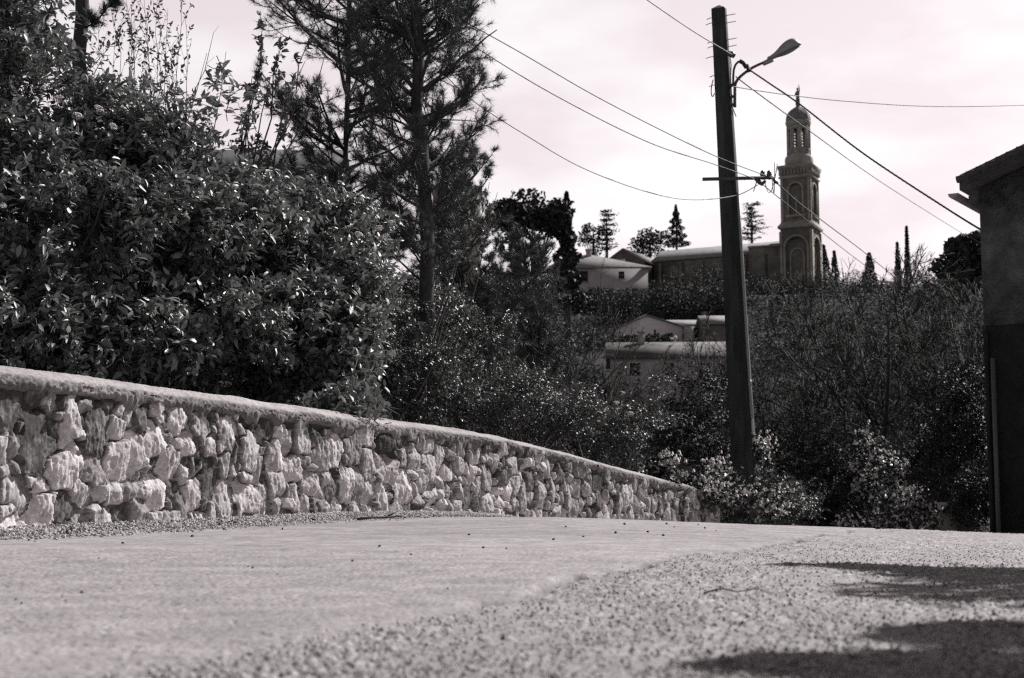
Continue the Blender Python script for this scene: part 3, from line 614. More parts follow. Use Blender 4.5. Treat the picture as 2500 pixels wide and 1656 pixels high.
shoots('leaning_sapling', 'sapling leaning right with two dark stems and small leaf tufts beside the pine', 'sapling', bz(470, 13.2),
       [(745, 150, 13.1), (725, 215, 13.2), (690, 100, 13.1), (640, 70, 13.1), (632, 130, 13.2), (615, 190, 13.1), (660, 190, 13.1), (770, 60, 13.3), (800, 110, 13.2), (645, 230, 13.1)], 203, 12, .075, .034, r0=.022, twigs=9, tl=.26)
shoots('leaning_sapling', 'thin branch with a tuft of small leaves reaching right below the pine', 'sapling', bz(960, 14.0),
       [(1195, 445, 14), (1215, 470, 14), (1180, 500, 14), (1205, 520, 14)], 204, 14, .055, .025, r0=.016, twigs=6, tl=.16)

# --- pines
def pine(name, label, trunk_px, D, r0, r1, limbs, Lmax, seed, ntuft, K, nl, w, thick=1.0, up=.35, zrange=(.0, 1.), prof=None, side=None, m='needle'):
    rng = np.random.default_rng(seed); tp = np.array([P(px, py, D + dd) for px, py, dd in trunk_px])
    base = tp[0]; root = thing(name, label, 'tree', base)
    n = 14; s = np.linspace(0, len(tp) - 1, n); tr = np.stack([np.interp(s, np.arange(len(tp)), tp[:, k]) for k in range(3)], 1)
    tr[1:-1, :2] += rng.normal(0, .012, (n - 2, 2)); mb = MB(); mb.tube(tr, np.linspace(r0, r1, n), 9)
    obj('trunk', mb, M['bark'], root, smooth=True)
    t = np.sort(rng.uniform(zrange[0], zrange[1], limbs)); f = t * (n - 1); i = np.minimum(f.astype(int), n - 2); wv = (f - i)[:, None]; p = tr[i] * (1 - wv) + tr[i + 1] * wv
    az = rng.random(limbs) * 6.28; d = np.stack([np.cos(az), np.sin(az), np.full(limbs, up)], 1)
    L = Lmax * (prof(t) if prof else np.sin(np.clip(t, .05, 1) * 2.6 + .25)) * rng.uniform(.65, 1.15, limbs)
    if side is not None: L = L * (1 + side * np.cos(az))
    L = np.maximum(L, .2)
    pts, ra = branch_level(rng, p, d, L, np.clip(L * .020, .010, .05), np.full(limbs, .006), 8, .09, .07)
    ml = MB(); ml.tubes(pts, ra, 5)
    p2, d2, L2, r2 = kids(rng, pts, ra, 8, .2, 1., .8, .42, L, .6); pts2, ra2 = branch_level(rng, p2, d2, L2, np.maximum(r2, .004), np.full(len(p2), .003), 5, .12, .1); ml.tubes(pts2, ra2, 3)
    p3, d3, L3, r3 = kids(rng, pts2, ra2, 4, .2, 1., .7, .6, L2, .7); pts3, ra3 = branch_level(rng, p3, d3, L3, np.full(len(p3), .003), np.full(len(p3), .002), 4, .14, .14); ml.tubes(pts3, ra3, 3)
    obj('limb', ml, M['bark'], root)
    # needle tufts along the outer twigs
    al = [(pts3, .35), (pts2, .4)]; mc = MB()
    for a, t0 in al:
        m_ = len(a); nt = max(1, int(ntuft * m_ / (len(pts3) + len(pts2)) / m_ + .5)); k = a.shape[1]
        tt = rng.uniform(t0, 1, (m_, nt)) * (k - 1); ii = np.minimum(tt.astype(int), k - 2); ww = (tt - ii)[..., None]; m2 = np.arange(m_)[:, None]
        q_ = (a[m2, ii] * (1 - ww) + a[m2, ii + 1] * ww).reshape(-1, 3); dd = nrmz(a[m2, ii + 1] - a[m2, ii]).reshape(-1, 3)
        tufts(mc, q_, dd, K, nl, w, rng)
    obj('crown', mc, M[m], root)
    return root
pine('pine_tree', 'tall dark pine behind the wall, its straight trunk running out of the top', [(1050, 1000, 0), (1046, 640, 0), (1034, 420, 0), (1022, 200, 0), (1014, 0, 0), (1008, -260, 0)], 15.0, .085, .05, 96, 1.35, 301, 13500, 11, .10, .0020, up=.5, zrange=(.17, 1.0), prof=lambda t: .62 + .4 * sstep(.3, .75, t), side=-.15)
pine('pine_tree', 'second pine crown hanging dark over the leaning sapling, left of the straight trunk', [(835, 900, 0), (840, 560, 0), (850, 250, 0), (858, -200, 0)], 16.5, .04, .026, 78, 1.45, 302, 12500, 11, .10, .0021, up=.3, zrange=(.20, 1.0), prof=lambda t: .6 + .45 * sstep(.3, .75, t))
pine('pine_tree', 'pine trunk rising dark behind the shrubs at the top left', [(215, 900, 0), (205, 500, 0), (200, 180, 0), (196, -260, 0)], 13.5, .075, .065, 12, .8, 303, 1800, 12, .10, .0026, up=.3, zrange=(.70, 1.0))
pine('young_pine', 'feathery young pine filling the slope to the right of the straight trunk', [(1120, 1060, 0), (1125, 800, 0), (1130, 620, 0), (1136, 415, 0)], 17.5, .05, .010, 80, 1.0, 304, 9000, 11, .085, .0024, up=.75, zrange=(.02, .99), prof=lambda t: 1.1 - .62 * t, m='needle_pale')
pine('young_pine', 'pale feathery young pine in the thicket above the middle of the wall', [(1270, 1080, 0), (1275, 900, 0), (1285, 600, 0)], 19.5, .05, .010, 76, 1.15, 305, 9500, 11, .085, .0026, up=.75, zrange=(.02, .97), prof=lambda t: 1.1 - .65 * t, m='needle_pale')
# --- mid thicket
shrub('thicket_shrub', 'small-leaved shrub with glinting leaves just behind the wall right of the flowers', 'shrub',
      [(980, 900, 14.2, 170, 110, .7), (900, 820, 14.6, 110, 140, .5), (1090, 930, 14.8, 130, 100, .6), (1020, 760, 15.4, 150, 120, .6)], bz(1000, 14.4), 2600, 9, .040, .020, 111, 'smallleaf', twl=.14, nst=40, r0=.012, rough=.5)
shrub('thicket_shrub', 'loose small-leaved shrub over the middle of the wall under the bare twigs', 'shrub',
      [(1240, 960, 15.6, 160, 90, .6), (1150, 860, 16.4, 130, 110, .6), (1370, 1000, 16.6, 120, 70, .6)], bz(1240, 15.9), 1800, 9, .038, .019, 112, 'smallleaf', twl=.14, nst=40, r0=.012, rough=.5)
shrub('thicket_shrub', 'pale flowering shrub low behind the far part of the wall', 'shrub',
      [(1500, 1050, 17.8, 110, 65, .5), (1560, 990, 18.8, 90, 100, .5), (1430, 1010, 17.8, 80, 60, .5)], bz(1500, 18.4), 900, 8, .042, .024, 113, 'smallleaf', twl=.12, nst=20, r0=.01, rough=.5,
      flowers=[(1505, 985, 17.3, .9), (1520, 960, 17.3, .8), (1478, 1000, 17.2, .8), (1540, 1010, 17.3, .9), (1460, 1030, 17.2, .7), (1555, 1050, 17.4, .8)])
shrub('dark_shrub', 'dense dark shrub standing left of the lamp pole foot', 'shrub',
      [(1700, 1010, 24, 85, 130, .8), (1640, 1060, 23, 80, 90, .8), (1720, 1130, 22.5, 90, 110, .6)], tz(1690, 24.2), 1500, 9, .06, .032, 114, 'darkleaf', twl=.18, nst=14)
def ivy(name, label, lst, base, ntw, seed, pale, L=.055, Wd=.045, **k): return shrub(name, label, 'creeper' if 'ivy' in name else 'shrub', lst, base, int(ntw * .62), 4, L * 1.2, Wd * 1.2, seed, pale, twl=.16, nst=24, r0=.009, rough=.55, dark=int(ntw * .34), **k)
ivy('ivy_creeper', 'bright-leaved creeper tumbling over the low far end of the wall', [(1690, 1185, 18.6, 75, 34, .3), (1600, 1145, 17.8, 80, 20, .25), (1735, 1210, 18.9, 50, 55, .35)], bz(1690, 19.4), 620, 115, 'pale_leaf')
ivy('flowering_shrub', 'blossoming shrub crowding the foot of the lamp pole', [(1800, 1190, 19.6, 75, 75, .4), (1860, 1240, 20, 60, 45, .4), (1780, 1260, 19.4, 70, 40, .3), (1845, 1110, 20.6, 20, 90, .3)], tz(1815, 20.1), 480, 116, 'pale_leaf')
ivy('flowering_shrub', 'rounded shrub with pale blossom in front of the bare trees', [(2170, 1190, 27, 90, 90, .8), (2120, 1120, 28, 60, 70, .7), (2210, 1250, 26, 80, 50, .6)], tz(2165, 27.5), 620, 117, 'pale_leaf', L=.07, Wd=.055)
ivy('flowering_shrub', 'low pale-leaved bush at the lane edge in front of the short pale-capped wall', [(2270, 1250, 24, 60, 45, .5), (2200, 1285, 23, 90, 22, .4), (2050, 1285, 23, 90, 18, .4)], tz(2255, 24.2), 260, 118, 'pale_leaf', L=.06, Wd=.045)
shrub('dark_shrub', 'round dark evergreen between the blossoming shrubs at the lane edge', 'shrub', [(2050, 1190, 29, 95, 100, .9), (2010, 1240, 27, 75, 60, .7)], tz(2050, 29.4), 1700, 9, .07, .04, 119, 'darkleaf', twl=.2, nst=10)
shrub('dark_shrub', 'tall dark evergreen against the house corner', 'shrub', [(2340, 1060, 24, 95, 180, .9), (2290, 1150, 25, 80, 120, .8), (2380, 1200, 21.5, 60, 90, .6)], tz(2335, 24.4), 2600, 9, .065, .036, 120, 'darkleaf', twl=.2, nst=10)
shrub('dark_shrub', 'low grey-leaved bush right of the lamp pole at the lane edge', 'shrub', [(1930, 1240, 25, 80, 50, .6), (1880, 1180, 27, 60, 60, .6)], tz(1920, 25.5), 900, 9, .05, .028, 121, 'smallleaf', twl=.15, nst=16)

# --- bare trees and twiggy bushes
def bare_tree(name, label, base, height, seed, spread=.5, n1=7, n2=9, n3=9, n4=5, r0=.12, lean=(0, 0), trunk=.28, m='bartwig', fine=.004, group=None):
    rng = np.random.default_rng(seed); root = thing(name, label, 'tree' if 'tree' in name else 'bush', base, group=group)
    b = np.asarray(base, float); h = height
    tr, rt = branch_level(rng, b[None], np.array([[lean[0], lean[1], 1.]]), np.array([h * trunk]), np.array([r0]), np.array([r0 * .75]), 6, .05, .05)
    mb = MB(); mb.tubes(tr, rt, 8); obj('trunk', mb, M['bark'], root, smooth=True)
    mc = MB(); a = rng.random(n1) * 6.28 + np.arange(n1) * 6.28 / n1; t = rng.uniform(.45, 1, n1); f = t * 5; i = np.minimum(f.astype(int), 4); p = tr[0, i] + (tr[0, i + 1] - tr[0, i]) * (f - i)[:, None]
    el = rng.uniform(.25, 1.2, n1); d = np.stack([np.cos(a) * np.cos(el) * (1 + spread), np.sin(a) * np.cos(el) * (1 + spread), np.sin(el) + .3], 1)
    L = h * rng.uniform(.5, .78, n1); p1, q1 = branch_level(rng, p, d, L, np.full(n1, r0 * .55), np.full(n1, r0 * .14), 9, .10, .05); mc.tubes(p1, q1, 6, .6)
    p_, d_, L_, r_ = kids(rng, p1, q1, n2, .2, 1, .75, .5, L, .6); p2, q2 = branch_level(rng, p_, d_, L_, np.maximum(r_, fine * 1.8), np.full(len(p_), fine * 1.4), 7, .12, .05); mc.tubes(p2, q2, 4, .5)
    p_, d_, L3, r_ = kids(rng, p2, q2, n3, .15, 1, .7, .5, L_, .6); p3, q3 = branch_level(rng, p_, d_, L3, np.maximum(r_, fine * 1.2), np.full(len(p_), fine), 5, .14, .06); mc.tubes(p3, q3, 3, .5)
    if n4:
        p_, d_, L4, r_ = kids(rng, p3, q3, n4, .2, 1, .6, .6, L3, .8); p4, q4 = branch_level(rng, p_, d_, L4, np.full(len(p_), fine), np.full(len(p_), fine * .6), 3, .12, .05); mc.tubes(p4, q4, 3, rng.random(1)[0])
    if 'tree' in name:      # twigs end on a rounded outline
        c_ = b + np.array((0, 0, h * .52)); r_ = np.array((h * .46, h * .46, h * .50)); lob = 1
        for k_ in range(len(mc.v)):
            d_ = (mc.v[k_] - c_) / r_; rr_ = np.linalg.norm(d_, axis=1); u_ = d_ / np.maximum(rr_, 1e-6)[:, None]; lim = .82 + .36 * fbm(u_[:, 0] * 2 + seed, u_[:, 1] * 2, u_[:, 2] * 2, octv=2, seed=seed)
            nr_ = np.where(rr_ > lim, lim + (rr_ - lim) * .18, rr_); mc.v[k_] = c_ + u_ * nr_[:, None] * r_
    obj('crown', mc, M[m], root)
    return root
bare_tree('bare_tree', 'bare spreading tree just right of the lamp pole, twigs up to the church tower', tz(1960, 36), 8.0, 401, n2=11, n3=10, n4=6, fine=.0085, r0=.13)
bare_tree('bare_tree', 'bare tree with pale crooked limbs in the middle of the twiggy mass', tz(2110, 34), 8.8, 402, n2=11, n3=10, n4=6, fine=.0085, r0=.14)
bare_tree('bare_tree', 'tall bare tree left of the house with twigs up to the skyline', tz(2270, 38), 10.2, 403, n2=11, n3=10, n4=6, fine=.0085, r0=.14)
bare_tree('bare_tree', 'bare tree pressed against the house wall', tz(2390, 33), 8.7, 404, n2=11, n3=10, n4=6, fine=.0085, r0=.12)
bare_tree('bare_tree', 'bare tree set behind the others below the church tower', tz(2030, 46), 11.0, 405, n2=11, n3=10, n4=6, fine=.0085, r0=.15)
bare_tree('bare_tree', 'bare tree set behind the others under the twin cypresses', tz(2200, 48), 12.2, 406, n2=11, n3=10, n4=6, fine=.0085, r0=.15)
bare_tree('bare_tree', 'low bare tree below the church nave, left part hidden by the pole', tz(1850, 42), 6.6, 407, n2=11, n3=10, n4=6, fine=.0085, r0=.12)
bare_tree('bare_bush', 'wiry bare bush with long pale twigs in front of the white house', bz(1430, 18.6), 2.7, 408, n1=12, n2=6, n3=5, n4=2, r0=.03, trunk=.1, m='twig', fine=.0018)
bare_tree('bare_bush', 'bare bush whose thin twigs cross the hipped roof', bz(1340, 19.5), 3.6, 409, n1=11, n2=6, n3=5, n4=2, r0=.035, trunk=.12, m='twig', fine=.0018, spread=.2)
bare_tree('bare_bush', 'low tangle of bare twigs above the wall coping', bz(1300, 16.8), 1.7, 410, n1=12, n2=6, n3=5, n4=2, r0=.02, trunk=.1, m='twig', fine=.0016)
bare_tree('bare_bush', 'crooked bare bush between the white house and the lamp pole', tz(1570, 24), 4.0, 411, n1=9, n2=7, n3=6, n4=3, r0=.05, trunk=.15, m='bartwig', fine=.0025)
bare_tree('bare_bush', 'bare twigs mixed with the shrubs under the young pines', bz(1120, 16.4), 2.2, 412, n1=11, n2=6, n3=5, n4=2, r0=.025, trunk=.1, m='twig', fine=.0016)

# --- far trees on the skyline
def far_tree(name, label, kind, px, ytop, ybot, D, hw, seed, m='darkleaf', nq=1500):
    rng = np.random.default_rng(seed); x = (px - CX) / FPX * D; zt = P(px, ytop, D)[2]; zb_ = P(px, ybot, D)[2]; g = float(terr_z(np.array(x), np.array(float(D))))
    root = thing(name, label, 'tree', (x, D, min(g, zb_) - .1)); b = np.array((x, D, 0.)); w = hw / FPX * D; h = zt - zb_
    mb = MB(); mb.tube([(x, D, min(g, zb_) - .1), (x + .1, D, (zb_ + zt) / 2), (x, D, zt - h * .06)], [.035 * h + .05, .025 * h, .02], 6); 
    mc = MB()
    if kind == 'round':
        cs = []
        for i in range(16):
            a = rng.random() * 6.28; r = rng.random() ** .5 * .72; cs.append((np.array((x + r * w * math.cos(a), D + r * w * .9 * math.sin(a), zb_ + h * .12)), w * rng.uniform(.28, .44)))
        for i, (c, r) in enumerate(cs):
            q_ = math.hypot(c[0] - x, c[1] - D) / w; c[2] += (h * .88 - r * .72) * (rng.random() ** .5 if i > 3 else 1) * (1 - .45 * q_ * q_)
            p, _ = blob_pts(rng, c, (r, r, r * .72), nq // 16, .6, .35, 2.5, seed + i); quads(mc, p, rng.uniform(.12, .28, len(p)) * (w / 3) ** .4, rng)
        stems_to(mb, rng, (x, D, zb_ + h * .1), np.array([c for c, _ in cs]), .012 * h, .05, 4)
    elif kind in ('cone', 'column'):
        t = rng.random(nq) ** (1.0 if kind == 'column' else 1.5); prof_ = np.sin(np.clip(t * .93 + .07, 0, 1) * math.pi) ** .55 if kind == 'column' else (1 - t) * (.75 + .25 * np.sin(t * 34)) + .02
        if kind == 'column': prof_ = np.minimum(prof_, 1.25 - t * 1.1)
        a = rng.random(nq) * 6.28; rr = w * prof_ * (.35 + .65 * rng.random(nq) ** .5) * (1 + .35 * (vn(a * 2, t * 9, seed=seed) - .5)); z = zb_ + t * h
        quads(mc, np.stack([x + rr * np.cos(a), D + rr * np.sin(a), z], 1), rng.uniform(.10, .26, nq) * (h / 6) ** .3, rng, .1)
    elif kind == 'tier':
        for k in range(9):
            t = .25 + .75 * k / 8; L = w * (1.1 - .62 * t) * rng.uniform(.6, 1.15); n = 7; a = rng.random(n) * 6.28; c = np.array((x, D, zb_ + t * h * .97))
            d = np.stack([np.cos(a), np.sin(a), rng.uniform(.0, .3, n)], 1); pts, ra = branch_level(rng, np.repeat(c[None], n, 0), d, L * rng.uniform(.6, 1.1, n), np.full(n, .06), np.full(n, .03), 6, .1, -.01); mb.tubes(pts, ra, 4)
            q_ = pts[:, 1:].reshape(-1, 3).repeat(int(nq / 320), 0); quads(mc, q_ + rng.normal(0, 1, q_.shape) * np.array([.3, .3, .10]), rng.uniform(.08, .2, len(q_)), rng, .8)
    obj('trunk', mb, M['bark'], root); obj('crown', mc, M[m], root)
    return root
far_tree('umbrella_pine', 'broad domed dark pine on the skyline left of the hipped house', 'round', 1300, 455, 720, 120, 115, 501, nq=5200)
far_tree('cypress_tree', 'dark pointed evergreen merging with the right side of the domed pine', 'cone', 1385, 470, 740, 121, 62, 502, nq=3200)
far_tree('conifer', 'ragged thin conifer with drooping side limb left of the church', 'tier', 1483, 512, 640, 206, 42, 503, nq=1900)
far_tree('leafless_tree', 'grey hazy tree between the domed pine and the ragged conifer', 'round', 1450, 540, 650, 208, 42, 513, 'farleaf', 1100)
far_tree('round_tree', 'low rounded trees showing over the church transept roof', 'round', 1590, 556, 640, 252, 62, 504, nq=1800)
far_tree('spruce_tree', 'dark pointed spruce behind the church nave roof', 'cone', 1656, 500, 600, 246, 36, 505, nq=2400)
far_tree('cedar_tree', 'sparse tiered cedar between the lamp pole and the church tower', 'tier', 1842, 498, 610, 250, 52, 506, nq=2600)
far_tree('evergreen_tree', 'dark evergreen close against the right side of the church tower', 'column', 2018, 598, 720, 226, 26, 507, nq=1800)
far_tree('evergreen_tree', 'slim dark evergreen second to the right of the church tower', 'column', 2046, 612, 720, 226, 14, 508, nq=1000)
far_tree('evergreen_tree', 'blunt dark evergreen midway between the tower and the twin cypresses', 'column', 2132, 618, 720, 205, 22, 509, nq=1500)
far_tree('cypress_tree', 'shorter of the twin slim cypresses on the right skyline', 'column', 2202, 592, 720, 215, 10, 510, nq=1200)
far_tree('cypress_tree', 'taller of the twin slim cypresses on the right skyline', 'column', 2226, 552, 720, 215, 9, 511, nq=1300)
far_tree('umbrella_pine', 'dark spreading pine crown beside the roof of the near house', 'round', 2425, 552, 770, 62, 125, 512, nq=5200)
# wood and scrub covering the hillside, one mass
rng = np.random.default_rng(77); mc = MB()
def clump(px, D, h, r, i, n=420):
    x = (px - CX) / FPX * D; g = float(terr_z(np.array(x), np.array(D)))
    p, _ = blob_pts(rng, (x, D, g + h * .5), (r, r, h * .62), n, .55, .35, 2.4, i); p = p[p[:, 2] > g]
    quads(mc, p, rng.uniform(.06, .18, len(p)), rng)
for i in range(620):
    D = rng.uniform(52, 215); px = rng.uniform(860, 2580); h = rng.uniform(2.0, 4.4); r = rng.uniform(1.6, 3.4)
    if 1470 < px < 1830 and 112 < D < 172: continue         # clearing round the white house and its garden
    if 1310 < px < 1640 and 165 <= D < 205: continue         # the hipped house
    if D > 190: h *= .55
    if px > 1880 and D > 120: h *= .75
    clump(px, D, h, r, i)
for i in range(70): clump(rng.uniform(1310, 1640), rng.uniform(172, 181), rng.uniform(1.4, 2.3), rng.uniform(1.3, 2.2), 700 + i)
for i in range(60): clump(rng.uniform(1560, 1960), rng.uniform(192, 205), rng.uniform(1.2, 2.2), rng.uniform(1.5, 2.4), 800 + i)
for i in range(60): clump(rng.uniform(1480, 1830), rng.uniform(163, 170), rng.uniform(2.2, 4.0), rng.uniform(1.5, 2.4), 900 + i)
for i in range(70): clump(rng.choice([rng.uniform(1400, 1790), rng.uniform(1990, 2500)]), rng.uniform(232, 262), rng.uniform(1.6, 4.6), rng.uniform(1.4, 3.2), 1200 + i)
for i in range(40): clump(rng.uniform(1560, 1800), rng.uniform(100, 128), rng.uniform(.5, 1.1), rng.uniform(.7, 1.2), 1000 + i, 120)
tag(obj('woodland', mc, M['farleaf']), 'dark mass of trees and scrub covering the slope below the church', 'woodland', kind='stuff')

# ------------------------------------------------------------------ buildings on the hill
def arch_panel(mb, mback, T, x0, x1, z0, z1, ax0, ax1, azb, azs, depth, n=10):
    """wall panel at local y=0 with a round-headed recess; the back of the recess goes to mback"""
    r = (ax1 - ax0) / 2; cx = (ax0 + ax1) / 2; a = np.linspace(math.pi, 0, n + 1); arc = [(cx + r * math.cos(t), azs + r * math.sin(t)) for t in a]
    def Q(m, pts): m.add(T(np.array(pts, float)), [np.arange(len(pts))])
    Q(mb, [(x0, 0, z0), (ax0, 0, z0), (ax0, 0, z1), (x0, 0, z1)]); Q(mb, [(ax1, 0, z0), (x1, 0, z0), (x1, 0, z1), (ax1, 0, z1)])
    if azb > z0: Q(mb, [(ax0, 0, z0), (ax1, 0, z0), (ax1, 0, azb), (ax0, 0, azb)])
    for i in range(n):
        (xa, za), (xb, zb2) = arc[i], arc[i + 1]; Q(mb, [(xa, 0, za), (xb, 0, zb2), (xb, 0, z1), (xa, 0, z1)]); Q(mb, [(xa, 0, za), (xa, depth, za), (xb, depth, zb2), (xb, 0, zb2)])
    Q(mb, [(ax0, 0, azb), (ax0, depth, azb), (ax0, depth, azs), (ax0, 0, azs)]); Q(mb, [(ax1, 0, azs), (ax1, depth, azs), (ax1, depth, azb), (ax1, 0, azb)]); Q(mb, [(ax0, 0, azb), (ax1, 0, azb), (ax1, depth, azb), (ax0, depth, azb)])
    Q(mback, [(ax0, depth, azb), (ax1, depth, azb)] + [(x, depth, z) for x, z in arc[::-1]])
def ring_arch(mb, T, cx, azb, azs, r, wd, y0, y1, n=10):
    """raised moulding round an arch"""
    a = np.linspace(math.pi, 0, n + 1); inn = [(cx - r, azb)] + [(cx + r * math.cos(t), azs + r * math.sin(t)) for t in a] + [(cx + r, azb)]; ro = r + wd
    ou = [(cx - ro, azb)] + [(cx + ro * math.cos(t), azs + ro * math.sin(t)) for t in a] + [(cx + ro, azb)]
    for i in range(len(inn) - 1):
        p = [inn[i], inn[i + 1], ou[i + 1], ou[i]]; v = [(x, y1, z) for x, z in p] + [(x, y0, z) for x, z in p]
        mb.add(T(np.array(v, float)), [np.array([[0, 1, 2, 3], [4, 7, 6, 5], [0, 4, 5, 1], [1, 5, 6, 2], [2, 6, 7, 3], [3, 7, 4, 0]])])
CD = 220.0
cb = P(1958, 735, CD); yaw = R(-28.4)
church = thing('church', 'old stone church on the hill with a tall domed tower topped by a statue', 'church', cb, yaw)
def cz_(py): return P(1958, py, CD)[2] - cb[2]
def side(k, w):
    a = k * math.pi / 2; c, s = math.cos(a), math.sin(a)
    def T(v): v = np.asarray(v, float).copy(); v[:, 1] -= w; x = v[:, 0] * c - v[:, 1] * s; y = v[:, 0] * s + v[:, 1] * c; return np.stack([x, y, v[:, 2]], 1)
    return T
mt, mback, mtrim = MB(), MB(), MB()
w1 = 2.48; zl0, zl1 = 0.0, cz_(562)
for k in range(4):
    T = side(k, w1); arch_panel(mt, mback, T, -w1, w1, zl0 - 2, zl1, -1.7, 1.7, zl0 - 1, cz_(610), .55)
    ring_arch(mtrim, T, 0, zl0 - 1, cz_(610), 1.7, .35, .003, -.14); ring_arch(mtrim, T, 0, zl0, cz_(628), .95, .28, .552, .40)
    for sx in (-1, 1): T2 = side(k, w1); mtrim.add(T2(np.array([(sx * w1 * .97 + dx, dy, z) for z in (zl0 - 2, zl1 - .5) for dx, dy in ((-.22, .02), (.22, .02), (.22, -.16), (-.22, -.16))])), [np.array([[0, 1, 5, 4], [1, 2, 6, 5], [2, 3, 7, 6], [3, 0, 4, 7], [4, 5, 6, 7]])])
def sq(mb, prof):   # square lathe
    mb.lathe([(r * math.sqrt(2), z) for r, z in prof], 4, rot=math.pi / 4)
sq(mtrim, [(w1 + .05, zl1 - .15), (w1 + .32, zl1), (w1 + .36, zl1 + .25), (w1 + .30, cz_(556)), (w1 + .02, cz_(550)), (w1 - .15, cz_(545))])
w2 = 2.30; z2, z3 = cz_(546), cz_(440)
for k in range(4):
    T = side(k, w2); arch_panel(mt, mback, T, -w2, w2, z2, z3, -1.05, 1.05, z2 + .9, cz_(470), .45)
    ring_arch(mtrim, T, 0, z2 + .9, cz_(470), 1.05, .25, .003, -.12); mtrim.add(T(np.array([(dx, dy, z) for z in (z2 + .9, cz_(485)) for dx, dy in ((-.12, .452), (.12, .452), (.12, .25), (-.12, .25))])), [np.array([[0, 1, 5, 4], [1, 2, 6, 5], [2, 3, 7, 6], [3, 0, 4, 7], [4, 5, 6, 7]])])
    mtrim.add(T(np.array([(dx, dy, z) for z in (cz_(536), cz_(530)) for dx, dy in ((-1.6, .02), (1.6, .02), (1.6, -.18), (-1.6, -.18))])), [np.array([[0, 1, 5, 4], [1, 2, 6, 5], [2, 3, 7, 6], [3, 0, 4, 7], [4, 5, 6, 7], [3, 2, 1, 0]])])
    for sx in (-1, 1):   # corner shafts and corbel scrolls
        mtrim.add(T(np.array([(sx * (w2 - .2) + dx, dy, z) for z in (z2, z3) for dx, dy in ((-.16, .02), (.16, .02), (.16, -.13), (-.16, -.13))])), [np.array([[0, 1, 5, 4], [1, 2, 6, 5], [2, 3, 7, 6], [3, 0, 4, 7]])])
    for i in range(9):   # corbel table under the cornice
        xx = -2.1 + i * .525; mtrim.add(T(np.array([(xx + dx, dy, z) for z in (cz_(432), cz_(421)) for dx, dy in ((-.15, -.11), (.15, -.11), (.15, -.36), (-.15, -.36))])), [np.array([[0, 1, 5, 4], [1, 2, 6, 5], [2, 3, 7, 6], [3, 0, 4, 7], [3, 2, 1, 0]])])
sq(mtrim, [(w2 + .0, z3 - .2), (w2 + .3, z3), (w2 + .30, cz_(437)), (w2 + .11, cz_(435)), (w2 + .11, cz_(422)), (w2 + .35, cz_(420)), (w2 + .48, cz_(412)), (w2 + .48, cz_(410)), (1.5, cz_(408))])
# octagonal stage
def octo(mb, prof): mb.lathe([(r / math.cos(math.pi / 8), z) for r, z in prof], 8, rot=math.pi / 8)
octo(mtrim, [(2.05, cz_(412)), (2.05, cz_(390)), (1.98, cz_(386)), (1.78, cz_(381)), (1.72, cz_(380))])
obj('tower', mt, M['churchstone'], church, local=True); obj('tower_trim', mtrim, M['churchtrim'], church, local=True); obj('blind_arch', mback, M['churchstone'], church, local=True)
ml_ = MB(); lvs = []; zo0, zo1 = cz_(381), cz_(306); wo = 1.62; hwf = wo * math.tan(math.pi / 8)
for k in range(8):
    a = k * math.pi / 4; c, s = math.cos(a), math.sin(a)
    def T(v, c=c, s=s): v = np.asarray(v, float).copy(); v[:, 1] -= wo; return np.stack([v[:, 0] * c - v[:, 1] * s, v[:, 0] * s + v[:, 1] * c, v[:, 2]], 1)
    def tb(m, x0, x1, y0, y1, z0_, z1_): m.add(T(np.array([(x, y, z) for z in (z0_, z1_) for y in (y0, y1) for x in (x0, x1)])), [np.array([[0, 2, 3, 1], [4, 5, 7, 6], [0, 1, 5, 4], [1, 3, 7, 5], [3, 2, 6, 7], [2, 0, 4, 6]])])
    for sx in (-1, 1): tb(ml_, min(sx * hwf, sx * .30), max(sx * hwf, sx * .30), 0, .3, zo0, zo1); tb(ml_, sx * hwf - .09, sx * hwf + .09, -.08, .0, zo0 + .1, zo1 - .3)
    tb(ml_, -.297, .297, .002, .298, zo0, cz_(366)); tb(ml_, -.297, .297, .002, .298, cz_(318), zo1); tb(ml_, -.45, .45, -.07, -.002, cz_(318), cz_(315)); tb(ml_, -.45, .45, -.07, -.002, cz_(370), cz_(366))
    zs = np.linspace(cz_(365), cz_(320), 7)
    mlv = MB(); lvs.append(mlv); xs_ = [-.296, -.24, .24, .296]; zz_ = [cz_(366) + .003]      # one slatted panel with open gaps
    for z in zs: zz_ += [z, z + .13]
    zz_.append(cz_(318) - .003); nz_ = len(zz_); gv = [(x, y + (.0 if 0 < q_ < nz_ - 1 else 0), z) for y in (.07, .17) for q_, z in enumerate(zz_) for x in xs_]; fs_ = []
    for r_ in range(nz_ - 1):
        for c_ in range(3):
            if c_ == 1 and r_ % 2 == 0: continue
            a_ = r_ * 4 + c_; b_ = a_ + nz_ * 4; fs_ += [[a_, a_ + 1, a_ + 5, a_ + 4], [b_, b_ + 4, b_ + 5, b_ + 1]]
            if c_ == 1: fs_ += [[a_, b_, b_ + 1, a_ + 1], [a_ + 4, a_ + 5, b_ + 5, b_ + 4]]
    mlv.add(T(np.array(gv)), [np.array(fs_)])
octo(ml_, [(1.70, zo1 - .25), (1.80, zo1), (1.88, cz_(300)), (1.86, cz_(298)), (1.6, cz_(297))])
dr = obj('lantern', ml_, M['churchtrim'], church, local=True)
for mlv in lvs: obj('slat_panel', mlv, M['churchstone'], dr, local=True)
md = MB(); t = np.linspace(0, 1, 10)
dpr = [(1.70, 298), (1.74, 293), (1.70, 287), (1.58, 281), (1.36, 275), (1.05, 270), (.72, 266), (.45, 263.5), (.36, 262)]; octo(md, [(r_, cz_(p_)) for r_, p_ in dpr])
